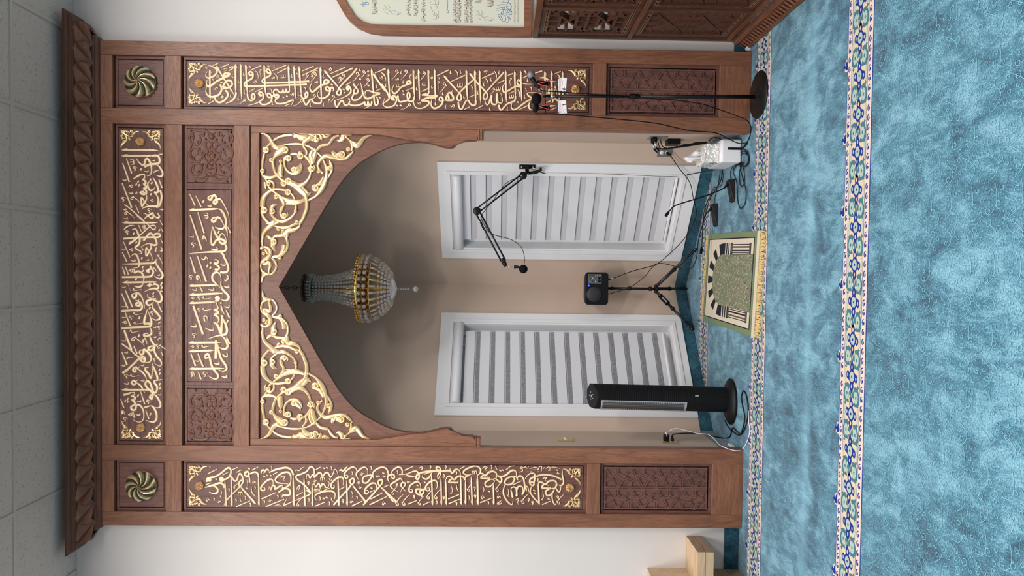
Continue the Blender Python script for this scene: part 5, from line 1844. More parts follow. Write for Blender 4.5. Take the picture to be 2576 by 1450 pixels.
cable('microphone_cable', 'black cable looping from the foam-covered microphone across the pillar to the white box', [(1345,281,'y',yy),(1352,286,'y',yy),(1380,286,'y',yy),(1416,288,'y',yy),(1532,298,'y',-.14),(1648,310,'y',-.10),(1730,328,'y',-.08),(1797,334,'y',-.04),(1830,348,'y',.05),(1856,360,'y',.09),(1880,361,'z',.004),(1868,374,'z',.004)], .0036)
cable('microphone_cable', 'black cable running down the window casing from the arm to the white box', [(1362,434,'r',.05),(1372,437,'r',.03),(1400,437,'r',.028),(1500,437,'r',.028),(1600,441,'r',.028),(1690,444,'r',.028),(1740,438,'r',.03),(1775,431,'r',.08),(1800,428,'y',.42)], .0032)
cable('microphone_cable', 'black cable draped along the folding arm to its round microphone', [(1316,677,'y',.51),(1319,662,'y',.51),(1318,640,'y',.52),(1308,618,'y',.53),(1283,602,'y',.54),(1240,590,'y',.56),(1222,572,'y',.57),(1210,548,'y',.58),(1220,530,'y',.60),(1240,505,'y',.62),(1258,480,'y',.64),(1275,460,'y',.67),(1300,448,'y',.69),(1325,441,'y',.72),(1345,432,'r',.07),(1362,434,'r',.05)], .0026)
q = MB(); q.tube([onY(1210, 560, .585), onY(1217, 578, .575)], [.0085, .0065], 0, 10); q.tube([onY(1205.5, 554, .59), onY(1209, 560, .585)], [.006, .0085], 1, 10); tag(q.build('cable_connector', [BLK, CHR]), 'black and chrome plug joining the cables on the folding arm', 'plug')
SPY = 1.20
cable('speaker_cable', 'black cable from the alcove power socket sagging up to the loudspeaker', [(1682,384,'r',.03),(1706,420,'r',.05),(1735,459,'r',.06),(1744,499,'r',.06),(1752,536,'r',.05),(1739,575,'r',.06),(1709,615,'r',.08),(1666,655,'y',1.18),(1639,675,'y',1.18),(1623,695,'y',1.18),(1590,721,'y',1.22),(1570,729,'y',1.22),(1545,736,'y',1.24),(1529,741,'y',1.25)], .0032)
cable('speaker_cable', 'black signal cable from the loudspeaker past the tripod leg towards the white box', [(1529,704,'y',1.24),(1547,699,'y',1.22),(1590,683,'y',1.18),(1636,671,'y',1.16),(1659,663,'y',1.14),(1689,668,'y',1.12),(1722,678,'y',1.08),(1742,672,'y',1.02),(1753,645,'z',.02),(1757,606,'z',.004),(1772,550,'z',.004),(1786,500,'z',.004),(1800,478,'z',.004),(1813,455,'z',.004),(1817,430,'z',.004)], .0032)
q = MB(); q.tube([onY(1529,704,1.24), onY(1536,702,1.23)], .006, 0, 8); q.tube([onY(1536,702,1.23), onY(1543,700,1.225)], .006, 1, 8); tag(q.build('cable_connector', [BLK, CHR]), 'chrome plug of the signal cable at the lower edge of the loudspeaker', 'plug')
# coils beside the white box
def sc(l): return [(1740+x/3.417, 320+y/3.417, 'z', .006+.003*(i % 3)) for i, (x, y) in enumerate(l)]
coil = []
for k in range(3):
    for i in range(11):
        a = 2*pi*i/11+.6*k; coil.append((440+(52-6*k)*math.cos(a)+6*k, 265+(74-9*k)*math.sin(a)+8*k))
cable('coiled_cable', 'loose coil of black cable on the carpet before the white box', sc(coil), .0034)
cable('coiled_cable', 'long black cable loop reaching out over the carpet towards the room', sc([(425,200),(400,215),(395,290),(420,320),(385,330),(358,375),(372,430),(388,480),(393,560),(396,630),(410,690),(432,696),(458,660),(468,590),(462,520),(445,460),(425,390),(418,330),(440,300)]), .0034)
cable('coiled_cable', 'narrow black cable loop lying inside the longer one', sc([(430,330),(414,370),(412,440),(416,490),(432,512),(448,490),(454,440),(450,380),(440,330),(452,300)]), .0034)
cable('desk_microphone_cable', 'black cable joining the nearer gooseneck microphone to the coil', sc([(340,458),(334,420),(338,370),(360,335),(400,315),(430,300)]), .0028)
cable('desk_microphone_cable', 'black cable joining the farther gooseneck microphone to the white box', sc([(190,670),(200,610),(215,540),(232,470),(240,420),(245,366)]), .0028)
cable('desk_microphone_cable', 'black cable hooked behind the white box towards the farther gooseneck', sc([(262,366),(270,420),(262,480),(240,512),(200,520),(170,560),(130,650),(108,720),(100,800),(96,860)]), .0028)
# socket leads on the right
for i, (lab, P) in enumerate((('black cable hanging from the upper wall sockets to the white box, leftmost', [(1650,354),(1652,366),(1660,374),(1690,373),(1730,368),(1772,361)]), ('black cable hanging from the wall sockets, the middle one', [(1656,358),(1658,368),(1668,376),(1700,371),(1740,364),(1776,360)]), ('black cable hanging from the wall sockets, the rightmost one', [(1662,354),(1665,366),(1676,373),(1704,369),(1740,362),(1778,358)]), ('thin black lead from the power adapter to the white box', [(1700,355),(1712,362),(1735,363),(1750,359),(1765,358),(1780,360)]))):
    n = len(P); cable('patch_cable', lab, [(a, b, 'y', .52+(.36-.52)*(k/(n-1))) for k, (a, b) in enumerate(P)], .0036)
cable('patch_cable', 'black cable arching over the back of the silver tissue box', [(1785,356,'y',.38),(1788,350,'y',.36),(1800,346,'y',.33),(1812,350,'y',.30),(1816,352,'y',.28)], .0034)

# wall sockets
xw = 1.119
def wplate(name, label, px0, px1, py, cat, x, m, wid=.07, grp=None):
    a, b = onX(px0, py, x), onX(px1, py, x); zc = (a.z+b.z)/2; yc = (a.y+b.y)/2; s = 1 if x > 0 else -1
    t = thing(name, label, cat, (x, yc, zc), grp); q = MB(); q.box(x-s*.005, x, yc-wid/2, yc+wid/2, min(a.z, b.z), max(a.z, b.z)); q.build('face_plate', m, t, bevel=.002); return t, yc, zc
t, yc, zc = wplate('audio_socket', 'steel audio wall plate with microphone plugs inside the right alcove wall', 1630, 1676, 347, 'socket', 1.12, STEEL, .14)
for i in range(4):
    yv = yc-.048+.032*i; zv = zc+.03-.016*(i % 2)
    q = MB(); q.tube([(1.115, yv, zv), (1.085, yv, zv)], .013, 0, 12); q.build('socket_opening', BLK, t)
for i in range(4):
    yv = yc-.048+.032*i; zv = zc+.03-.016*(i % 2); p = thing('audio_plug', 'chrome microphone plug in the steel wall plate, '+('nearest the room', 'second from the room', 'third from the room', 'deepest in the alcove')[i], 'plug', (1.085, yv, zv), 'chrome plugs in the wall plate')
    q = MB(); q.tube([(1.090, yv, zv), (1.040, yv, zv-.012)], .0065, 0, 12); q.build('plug_shell', CHR, p); q = MB(); q.tube([(1.040, yv, zv-.012), (1.018, yv, zv-.030)], [.0075, .004], 0, 10); q.build('cable_boot', BLK, p)
a = onX(1677, 351, 1.12); b = onX(1713, 349, 1.12)
ad = thing('power_adapter', 'black power adapter plugged in below the steel wall plate', 'adapter', (1.10, a.y, b.z)); q = MB(); q.box(1.078, 1.120, a.y-.045, a.y+.05, b.z, a.z); q.build('adapter_case', BLK, ad, bevel=.006)
q = MB(); q.tube([(1.075, a.y-.02, b.z+.01), (1.079, a.y-.02, b.z+.015)], .006); q.build('indicator', CHR, ad)
# duplex plate on the splayed wall
pc = onR(1672, 383.5, 0); po = thing('power_socket', 'grey duplex power socket beside the right window casing', 'socket', tuple(pc))
MO = Matrix(((TR_.x, -NR.x, 0, pc.x), (TR_.y, -NR.y, 0, pc.y), (0, 0, 1, pc.z), (0,0,0,1)))
q = MB(MO); q.box(-.036, .036, -.005, 0, -.057, .057); q.build('face_plate', STEEL, po, bevel=.002)
for z in (.022, -.022): q = MB(MO); q.lathe((0, -.005, z), [(.017, 0), (.0165, -.003)], 18, 0, 'y'); q.build('outlet', WPL, po)
pl = thing('power_plug', 'black plug in the grey duplex socket beside the right window', 'plug', tuple(MO @ Vector((0, -.01, -.02)))); q = MB(MO); q.tube([(0, -.008, -.020), (0, -.030, -.022), (0, -.034, -.040)], [.013, .012, .006], 0, 10); q.build('plug_body', BLK, pl)
# left wall: brass switch, brass outlet
t, yc, zc = wplate('light_switch', 'brass switch plate with white toggle inside the left alcove wall', 1402, 1443, 1108, 'light switch', -1.12, BRASS, .072)
q = MB(); q.prism([(-1.114, yc-.006, zc-.010), (-1.114, yc-.006, zc+.010), (-1.098, yc-.006, zc+.016), (-1.098, yc-.006, zc+.008)], (0, .012, 0)); q.build('toggle', WPL, t)
t, yc, zc = wplate('power_socket', 'brass power socket low inside the left alcove wall', 1664, 1703, 1113, 'socket', -1.12, BRASS, .072)
for z in (.024, -.020): q = MB(); q.lathe((-1.115, yc, zc+z), [(.016, 0), (.016, .003)], 16, 0, 'x'); q.build('outlet', WPL, t)
u = thing('usb_charger', 'small black charger block in the brass socket', 'charger', (-1.10, yc, zc+.024)); q = MB(); q.box(-1.112, -1.062, yc-.018, yc+.018, zc+.004, zc+.042); q.build('charger_case', BLK, u, bevel=.003); q = MB(); q.tube([(-1.062, yc, zc+.024), (-1.048, yc, zc+.024)], .005); q.build('usb_plug', WPL, u)
u2 = thing('power_plug', 'black heater plug in the brass socket beneath the charger', 'plug', (-1.10, yc, zc-.022)); q = MB(); q.tube([(-1.112, yc, zc-.022), (-1.095, yc, zc-.022), (-1.070, yc, zc-.020)], [.013, .012, .005], 0, 12); q.build('plug_body', BLK, u2)
def sh(l, m, v): return [(1480+x/3.467, 950+y/3.467, m, v) for x, y in l]
P = onX(1690, 1102, -1.075)
cable('heater_cable', 'black heater cable looping over the carpet to the brass socket', [(1690,1102,'x',-1.072)]+sh([(740,500)], 'y', .34)+sh([(800,490)], 'y', .33)+sh([(900,487)], 'y', .32)+sh([(1010,494)], 'y', .31)+sh([(1120,520)], 'y', .30)+sh([(1190,530)], 'z', .02)+sh([(1235,515),(1248,470),(1262,440),(1300,475),(1330,490),(1358,400),(1362,330),(1345,250),(1335,170),(1352,118),(1375,150),(1392,240),(1390,340),(1370,430),(1340,490),(1310,503),(1270,480),(1235,450),(1205,410),(1192,375)], 'z', .006), .0042)
cable('charging_cable', 'white charging cable curling from the charger to the carpet border', [(1677,1098,'x',-1.046)]+sh([(700,470)], 'y', .34)+sh([(760,446)], 'y', .33)+sh([(840,460)], 'y', .32)+sh([(950,488)], 'y', .31)+sh([(1050,500)], 'y', .29)+sh([(1105,545)], 'y', .26)+sh([(1140,585)], 'y', .10)+sh([(1180,608)], 'y', -.008)+sh([(1240,630)], 'y', -.010)+sh([(1300,640)], 'y', -.012)+sh([(1345,625),(1385,560),(1408,470),(1400,390),(1396,290)], 'z', .005), .0030, WPL)
c = onZ(1842, 1124, .012); q = MB(); q.box(c.x-.012, c.x+.014, c.y-.03, c.y+.045, .002, .030); q.box(c.x-.004, c.x+.006, c.y-.055, c.y-.03, .006, .020); tag(q.build('cable_joiner', WPL, bevel=.004), 'small white plastic cable joiner at the foot of the left pillar', 'connector')

# ------------------------------------------------------------------ white box, tissue box, gooseneck microphones
wb = thing('cable_box', 'white plastic cable box with a black slot at the foot of the right pillar', 'box', (.985, .31, 0))
q = MB(); q.box(.903, 1.066, .150, .485, .002, .146); q.build('box_shell', WPL, wb, bevel=.012)
q = MB(); a = onY(1831, 374, .149); q.box(a.x-.008, a.x+.008, .1465, .152, .004, a.z); q.build('slot', BLK, wb)
FOIL = mat('crumpled_silver_foil', (.88,.87,.83), .22, .4); _k = N(FOIL); _k.bump(_k.noise(_k.coord(), 38, 3, .5, 1.5), .8, .012)
tb = thing('tissue_box', 'crumpled silver tissue box standing on the white cable box', 'tissue box', (.975, .30, .147))
q = MB(); random.seed(3); nx, ny, nz = 9, 14, 7; bx0, bx1, by0, by1, bz0, bz1 = .905, 1.035, .20, .42, .148, .248
def face(o, du, dv, nu, nv):
    vs = []
    for i in range(nu+1):
        for j in range(nv+1):
            p = Vector(o)+Vector(du)*(i/nu)+Vector(dv)*(j/nv); rnd = random.Random(int(p.x*900)*7919+int(p.y*900)*31+int(p.z*900)); k = .005
            vs.append(p+Vector((rnd.uniform(-k,k), rnd.uniform(-k,k), 0 if p.z < bz0+.001 else rnd.uniform(-k,k*.8))))
    q.add(vs, [(i*(nv+1)+j, (i+1)*(nv+1)+j, (i+1)*(nv+1)+j+1, i*(nv+1)+j+1) for i in range(nu) for j in range(nv)])
face((bx0,by0,bz0), (bx1-bx0,0,0), (0,0,bz1-bz0), nx, nz); face((bx1,by0,bz0), (0,by1-by0,0), (0,0,bz1-bz0), ny, nz); face((bx0,by1,bz0), (0,by0-by1,0), (0,0,bz1-bz0), ny, nz); face((bx1,by1,bz0), (bx0-bx1,0,0), (0,0,bz1-bz0), nx, nz); face((bx0,by0,bz1), (bx1-bx0,0,0), (0,by1-by0,0), nx, ny)
q.build('foil_cover', FOIL, tb)
q = MB(); a = onY(1768, 388, .31); vs = []
for i in range(9):
    f = i/8; x = .935+.065*f; z1 = .315+.03*math.sin(f*5) ; vs += [(x, .30+.012*math.sin(i*1.9), .244), (x-.012*math.sin(f*3), .31+.022*math.sin(i*1.4), z1-.01), (x-.02*(1-f)+.008, .32+.012*math.sin(i*2.3), z1+.025*math.sin(pi*f))]
q.add(vs, [(3*i+j, 3*i+3+j, 3*i+4+j, 3*i+1+j) for i in range(8) for j in range(2)], 0, True); o = q.build('tissue', TISS, tb); s_ = o.modifiers.new('thickness', 'SOLIDIFY'); s_.thickness = .0015
def goose(label, base, neck, head, r=.0045):
    c = base; g = thing('gooseneck_microphone', label, 'microphone', (c[0], c[1], 0), 'gooseneck microphones on the carpet')
    L, W_, h = c[3], c[4], c[5]; Mg = Matrix.Translation(Vector((c[0], c[1], .002))) @ Matrix.Rotation(c[2], 4, 'Z')
    q = MB(Mg); p = [(-L/2,-W_/2,0),(L/2,-W_/2,0),(L/2,W_/2,0),(-L/2,W_/2,0),(-L/2+.01,-W_/2+.012,h*.35),(L/2-.006,-W_/2+.016,h),(L/2-.006,W_/2-.010,h),(-L/2+.01,W_/2-.010,h*.35)]
    q.add(p, [(0,3,2,1),(4,5,6,7),(0,1,5,4),(1,2,6,5),(2,3,7,6),(3,0,4,7)]); q.build('base', BLK, g, bevel=.005)
    N_ = [pt(t) for t in neck]; q = MB(); q.tube(smooth_pts([tuple(p) for p in N_], 6), r, 0, 8); q.tube([Mg @ Vector((L/2-.03, 0, h*.8)), N_[0]], [.012, .007], 0, 10); q.build('gooseneck', BLK, g)
    a, b = N_[-1], pt(head); q = MB(); q.tube([a, a.lerp(b, .3), b], [.006, .0115, .0095], 0, 12); q.build('microphone_head', BLKF, g)
c1 = onZ(1838, 481, .02); goose('gooseneck microphone nearer the white box, its neck raised towards the window', (c1.x, c1.y, 0.05, .17, .085, .045), [(1822,473,'y',c1.y+.02),(1806,481,'y',c1.y+.02),(1770,495,'y',c1.y+.03),(1730,507,'y',c1.y+.03),(1700,517,'y',c1.y+.03),(1690,524,'y',c1.y+.03),(1683,533,'y',c1.y+.03)], (1674,544,'y',c1.y+.03))
c2 = onZ(1796, 542, .02); goose('gooseneck microphone farther back, its neck bent low over the carpet', (c2.x, c2.y, 0.05, .18, .085, .045), [(1783,532,'y',c2.y+.02),(1775,540,'y',c2.y+.02),(1769,556,'y',c2.y+.03),(1767,590,'y',c2.y+.03),(1765.5,622,'y',c2.y+.04)], (1763,640,'y',c2.y+.04))

# ------------------------------------------------------------------ prayer rug
rc = dict(fr=(.438,.885), fl=(-.262,1.000), nr=(.408,-.190), nl=(-.291,-.110))
def RG(u, v, z=0):           # u 0 left .. 1 right, v 0 near .. 1 far
    a = [rc['nl'][i]+(rc['nr'][i]-rc['nl'][i])*u for i in (0, 1)]; b = [rc['fl'][i]+(rc['fr'][i]-rc['fl'][i])*u for i in (0, 1)]
    return (a[0]+(b[0]-a[0])*v, a[1]+(b[1]-a[1])*v, z+.006)
RGN = mat('rug_sage_green', (.17,.215,.12), 1, spec=.1); RCR = mat('rug_cream', (.60,.53,.42), 1, spec=.1); RBK = mat('rug_black', (.018,.020,.028), 1, spec=.1); RYE = mat('rug_yellow_fringe', (.62,.48,.22), 1, spec=.1)
RBR = mat('rug_brown', (.16,.10,.07), 1, spec=.1)
FLW = mat('rug_flowered_field', (.17,.2,.12), 1, spec=.1); _k = N(FLW)
_a = _k.noise(_k.coord((1,1,1)), 70, 3, .6, 1); _b = _k.noise(_k.coord((1,1.3,1)), 55, 3, .6, 2)
_c = _k.mix(_k.ramp(_a, [(.54, 0.), (.58, 1.)]), (.16,.19,.11), (.42,.38,.30)); _c = _k.mix(_k.ramp(_b, [(.60, 0.), (.63, 1.)]), _c, (.05,.022,.02))
_c = _k.mix(_k.ramp(_k.noise(_k.coord((1.2,1,1)), 48, 2, .5, 2), [(.64, 0.), (.67, 1.)]), _c, (.22,.03,.03)); _k.l(_c, _k.b.inputs['Base Color'])
rug = thing('prayer_rug', 'sage green and cream prayer rug with striped arch and yellow fringe on the carpet', 'prayer rug', (.07, .38, 0))
q = MB()
nu, nv = 14, 20; top = [RG(i/nu, j/nv) for i in range(nu+1) for j in range(nv+1)]; bot = [(x, y, .001) for x, y, z in top]
n_ = len(top); q.add(top+bot, [(i*(nv+1)+j, (i+1)*(nv+1)+j, (i+1)*(nv+1)+j+1, i*(nv+1)+j+1) for i in range(nu) for j in range(nv)])
edge = [i*(nv+1) for i in range(nu+1)]+[nu*(nv+1)+j for j in range(1, nv+1)]+[i*(nv+1)+nv for i in range(nu-1, -1, -1)]+[j for j in range(nv-1, 0, -1)]
q.add(top+bot, [(edge[i], edge[(i+1) % len(edge)], n_+edge[(i+1) % len(edge)], n_+edge[i]) for i in range(len(edge))])
def rp(pts, z, mi): q.add([RG(u, v, z) for u, v in pts], [tuple(range(len(pts)))] if len(pts) < 5 else [tuple(t) for t in tessellate_polygon([[Vector((u, v, 0)) for u, v in pts]])], mi)
def rrect(u0, u1, v0, v1, z, mi, n=8):
    for k in range(n): a, b = v0+(v1-v0)*k/n, v0+(v1-v0)*(k+1)/n; rp([(u0, a), (u1, a), (u1, b), (u0, b)], z, mi)
rrect(.055, .945, .035, .955, .0010, 2); rrect(.066, .934, .046, .944, .0015, 1)
def arc(k, n=40):           # striped arch centre line
    P = []
    for i in range(n+1):
        a = pi*i/n; P.append((.5-(.33+k)*math.cos(a), .60+(.27+k*.9)*math.sin(a)**.9))
    return P
inn, out_ = arc(-.055), arc(.062)
fld = [(.225, .046)]+[(.225, .60)]+inn+[(.775, .60), (.775, .046)]
fp = [(.5+(u-.5)*1.03, v*1.01 if v > .1 else v) for u, v in fld]
for j in range(40):
    (ua, va), (ub, vb) = inn[j], inn[j+1]
    for g0, g1 in ((0, .5), (.5, 1)): rp([(ua, .046+(va-.046)*g0), (ub, .046+(vb-.046)*g0), (ub, .046+(vb-.046)*g1), (ua, .046+(va-.046)*g1)], .0022, 4)
for uu in (.222, .774): rrect(uu, uu+.004, .046, .60, .0024, 2)
m_ = 13
for i in range(m_):
    i0 = int(40*i/m_); i1 = int(40*(i+1)/m_); mi = 2 if i % 2 == 0 else 1
    for j in range(i0, i1): rp([inn[j], inn[j+1], out_[j+1], out_[j]], .0027, mi)
for s in (0, 1):
    g = lambda u: u if s == 0 else 1-u
    for k in range(7): rrect(g(.105), g(.23), .60-.022*(k+1), .60-.022*k, .0027, 2 if k % 2 == 0 else 1, 1)
    rrect(g(.120), g(.212), .10, .44, .0026, 2); rrect(g(.128), g(.204), .105, .435, .0030, 1); rrect(g(.140), g(.158), .11, .43, .0033, 5); rrect(g(.176), g(.192), .11, .43, .0033, 2)
    for v0 in (.085, .425): rrect(g(.112), g(.220), v0, v0+.028, .0034, 2, 1); rrect(g(.120), g(.212), v0+.007, v0+.021, .0037, 5, 1)
q.build('rug_pile', [RGN, RCR, RBK, RYE, FLW, RBR], rug)
q = MB(); random.seed(5)
wv = [(u/20, 0) for u in range(21)]
for v0, v1, L, cnt in ((0, -.052, .085, 230), (1, 1.02, .014, 110)):
    q = MB()
    for k in range(20): p = [RG(k/20, v0, .0), RG((k+1)/20, v0, .0), RG((k+1)/20, v1, -.002), RG(k/20, v1, -.002)]; q.add(p, [(0,1,2,3)], 0)
    sg_ = -1 if v0 == 0 else 1
    for k in range(cnt):
        u = (k+.5)/cnt; a = Vector(RG(u, v1, -.001)); du = random.uniform(-.012, .012); b = a+Vector((du, sg_*L*random.uniform(.6, 1.2)/1., random.uniform(0, .004))); mid = a.lerp(b, .5)+Vector((random.uniform(-.008,.008), 0, .006)); b.z = .003
        q.tube([a, mid, b], [.0038, .0046, .0020], 1, 4)
    q.build('fringe', [RCR, RYE], rug)
# ------------------------------------------------------------------ framed inscription on the right wall
PY = WY-.028
def A3(px, py, y=PY): p = onY(px, py, y); return (p.x, p.z)
po_ = thing('framed_inscription', 'arched oak frame with cream inscription sheet above the carved pulpit', 'picture', (2.30, PY, 1.5))
op = [(1337, 92), (1140, 90), (960, 87), (928, 82), (900, 70), (880, 54), (866, 36), (856, 18), (846, 0), (838, -16)]
ip = [(1318, 68), (1140, 64), (960, 61), (932, 60), (910, 52), (892, 38), (882, 22), (873, 8), (866, -6), (860, -20)]
XC = 2.30
def closed(pts):
    P = [A3(*p) for p in pts]; P += [(XC, P[-1][1]+.10)]; R = [(2*XC-x, z) for x, z in reversed(P[:-1])]; return P+R
O, I = closed(op), closed(ip); n = len(O)
q = MB(); vs = [(x, PY, z) for x, z in O]+[(x, PY, z) for x, z in I]+[(x, WY, z) for x, z in O]+[(x, WY, z) for x, z in I]
q.add(vs, [(i, (i+1) % n, n+(i+1) % n, n+i) for i in range(n)]+[(2*n+i, 2*n+(i+1) % n, (i+1) % n, i) for i in range(n)]+[(n+i, n+(i+1) % n, 3*n+(i+1) % n, 3*n+i) for i in range(n)]); q.build('frame', WV, po_, bevel=.002)
SHEET = mat('cream_sheet', (.60,.60,.50), .22, spec=.6)
q = MB(); q.prism([(x, WY-.012, z) for x, z in I], (0, .010, 0)); q.build('sheet', SHEET, po_)
PI_ = WY-.0125
def ink(name, m, blocks, w=.0022):
    q = MB()
    for P in blocks:
        P = [A3(a, b, PI_) for a, b in P]; P = smooth_pts(P, 4); vs = []
        for i, (x, z) in enumerate(P):
            a = P[max(i-1,0)]; b = P[min(i+1,len(P)-1)]; dx, dz = b[0]-a[0], b[1]-a[1]; L = math.hypot(dx,dz) or 1; t = w/2*(.6+.6*math.sin(pi*i/max(1,len(P)-1)))
            vs += [(x-dz/L*t, PI_, z+dx/L*t), (x+dz/L*t, PI_, z-dx/L*t)]
        q.add(vs, [(2*i, 2*i+1, 2*i+3, 2*i+2) for i in range(len(P)-1)])
    return q.build(name, m, po_)
def zz(x, y, s, l): return [(x+a/s, y+b/s) for a, b in l]
Bk = lambda l: zz(840, 0, 8.05, l)
Ck = lambda l: zz(1120, 0, 10.733, l)
ink('blue_word', BLUEINK, [Bk(l) for l in ([(560,0),(575,25),(600,50),(640,45),(690,50),(700,85),(670,100),(640,80),(655,40),(640,0)], [(520,75),(560,85),(640,90),(680,90)], [(560,60),(580,70),(640,62)], [(570,100),(590,110),(600,130),(630,130)])], .0026)
ink('blue_stroke', BLUEINK, [Bk(l) for l in ([(2305,0),(2306,80),(2300,180),(2290,200)], [(2275,185),(2310,215),(2325,250),(2295,260),(2270,240)], [(2220,205),(2232,215)])], .0026)
ink('round_blue_inscription', BLUEINK, [Ck(l) for l in ([(1700,0),(1720,30),(1680,70),(1600,70),(1460,80)], [(1640,180),(1660,130),(1690,85),(1740,90),(1780,150),(1780,220),(1740,260),(1690,240),(1650,200),(1690,170),(1720,190)], [(1400,150),(1500,130),(1620,120)], [(1380,235),(1480,215),(1580,200)], [(1390,290),(1480,270),(1590,260),(1610,220),(1580,160)], [(1540,210),(1570,280),(1550,320),(1510,350),(1530,400),(1580,370),(1560,330)], [(1410,400),(1500,380),(1560,370)], [(1640,360),(1680,300),(1720,270),(1770,330),(1790,410)], [(1660,360),(1700,330),(1740,390),(1790,400)], [(1640,390),(1700,470),(1720,560),(1690,600),(1640,600)], [(1590,400),(1630,480),(1630,550),(1580,580),(1530,560)], [(1430,420),(1480,500),(1540,570)], [(1480,410),(1530,490),(1540,540)], [(1700,420),(1750,500),(1745,540)], [(1760,240),(1790,310),(1800,340)], [(1610,290),(1650,270),(1640,250)], [(1540,20),(1570,40),(1600,20)])], .0034)
lines_ = []
rnd = random.Random(11)
def script_col(px0, px1, py0, py1, s_, dens=1.0):
    """a column of handwriting running across the sheet, word by word"""
    y = py1; c = (px0+px1)/2; h = (px1-px0)
    while y > py0:
        L = rnd.uniform(3, 7)/s_; k = rnd.random()
        if k < .35: lines_.append([(px0+h*.1, y), (px1-h*.25, y-.4), (px1-h*.12, y-L*.5)])
        elif k < .7: lines_.append([(c-h*.1, y), (px1-h*.1, y-L*.2), (px1, y-L*.6), (px1-h*.35, y-L)])
        else: lines_.append([(c, y), (c+h*.25, y-L*.3), (c-h*.05, y-L*.6), (c+h*.3, y-L)])
        if rnd.random() < .6: lines_.append([(px0+h*.15, y-L*.3), (px0+h*.32, y-L*.7)])
        if rnd.random() < .4: lines_.append([(px1+h*.06, y-L*.4), (px1+h*.1, y-L*.6)])
        y -= L*.85
for a in ((1021,1033,-90,40), (1039,1051,-90,40), (1058,1070,-90,54), (934,949,-90,35)): script_col(*a, 1.6)
for a in ((1139,1150,-90,58), (1149,1160,-90,58), (1167,1178,-90,58), (1177,1188,-90,58), (1224,1241,-90,18), (1194,1212,-90,6)): script_col(*a, 1.9)
for l in ([(1950,95),(2040,90),(2110,90),(2120,60),(2110,0)], [(2060,100),(2090,130),(2110,230),(2110,310),(2080,300),(2040,270),(2020,210),(2060,200),(2075,130)], [(2000,300),(2050,310),(2080,350),(2060,395),(2010,385)], [(2090,320),(2120,340),(2100,390)], [(1960,120),(1985,200),(2000,240)], [(1955,320),(1975,330)], [(1980,370),(1990,376)], [(2020,0),(2060,30),(2050,80)], [(1950,20),(1965,60)]): lines_.append(Bk(l))
ink('black_lettering', BRNINK, lines_, .0019)
lines_ = []; 
for a in ((1292,1297,-90,58), (1300,1305,-90,58)): script_col(*a, 2.6)
ink('small_lettering', GREYINK, lines_, .0014)
flo = []
for bx_, by_, s in ((966, 10, 8.05), (1196, 20, 10.733)):
    pass
vine = [[(1000,100),(1060,140),(1080,190),(1040,180),(1050,140)], [(1010,230),(1050,250),(1100,290),(1070,270)], [(1100,190),(1160,230),(1220,200),(1250,240),(1210,220)], [(1160,290),(1220,280),(1290,300),(1340,270),(1360,250)], [(1130,110),(1110,170),(1130,220),(1190,280)], [(1270,250),(1300,240),(1320,290),(1290,300)]]
blo = [(1030,110,16), (1105,105,13), (1135,155,17), (1125,220,22), (1180,280,20), (1005,190,13), (1355,265,10)]
DUSTB = mat('dusty_blue_vine', (.28,.36,.40), .6); PEACH = mat('peach_blossom', (.55,.38,.25), .6)
ink('vine_drawing', DUSTB, [Bk(l) for l in vine]+[zz(1223-25, 27-2, 8.05, [(a-1000, b-80) for a, b in l]) for l in vine], .0026)
q = MB()
for (a, b, r) in blo:
    for (ox, oy) in ((840, 0), (1198-1000/8.05, 25-80/8.05)):
        x, z = A3(ox+a/8.05, oy+b/8.05, PI_); R = r/8.05*.0026*.9
        p = [(x+R*math.cos(i*pi/6)*(1+.15*math.cos(i*pi)), PI_-.0002, z+R*math.sin(i*pi/6)*(1+.15*math.cos(i*pi))) for i in range(12)]; q.add(p, [tuple(range(12))])
q.build('blossom_drawing', PEACH, po_)

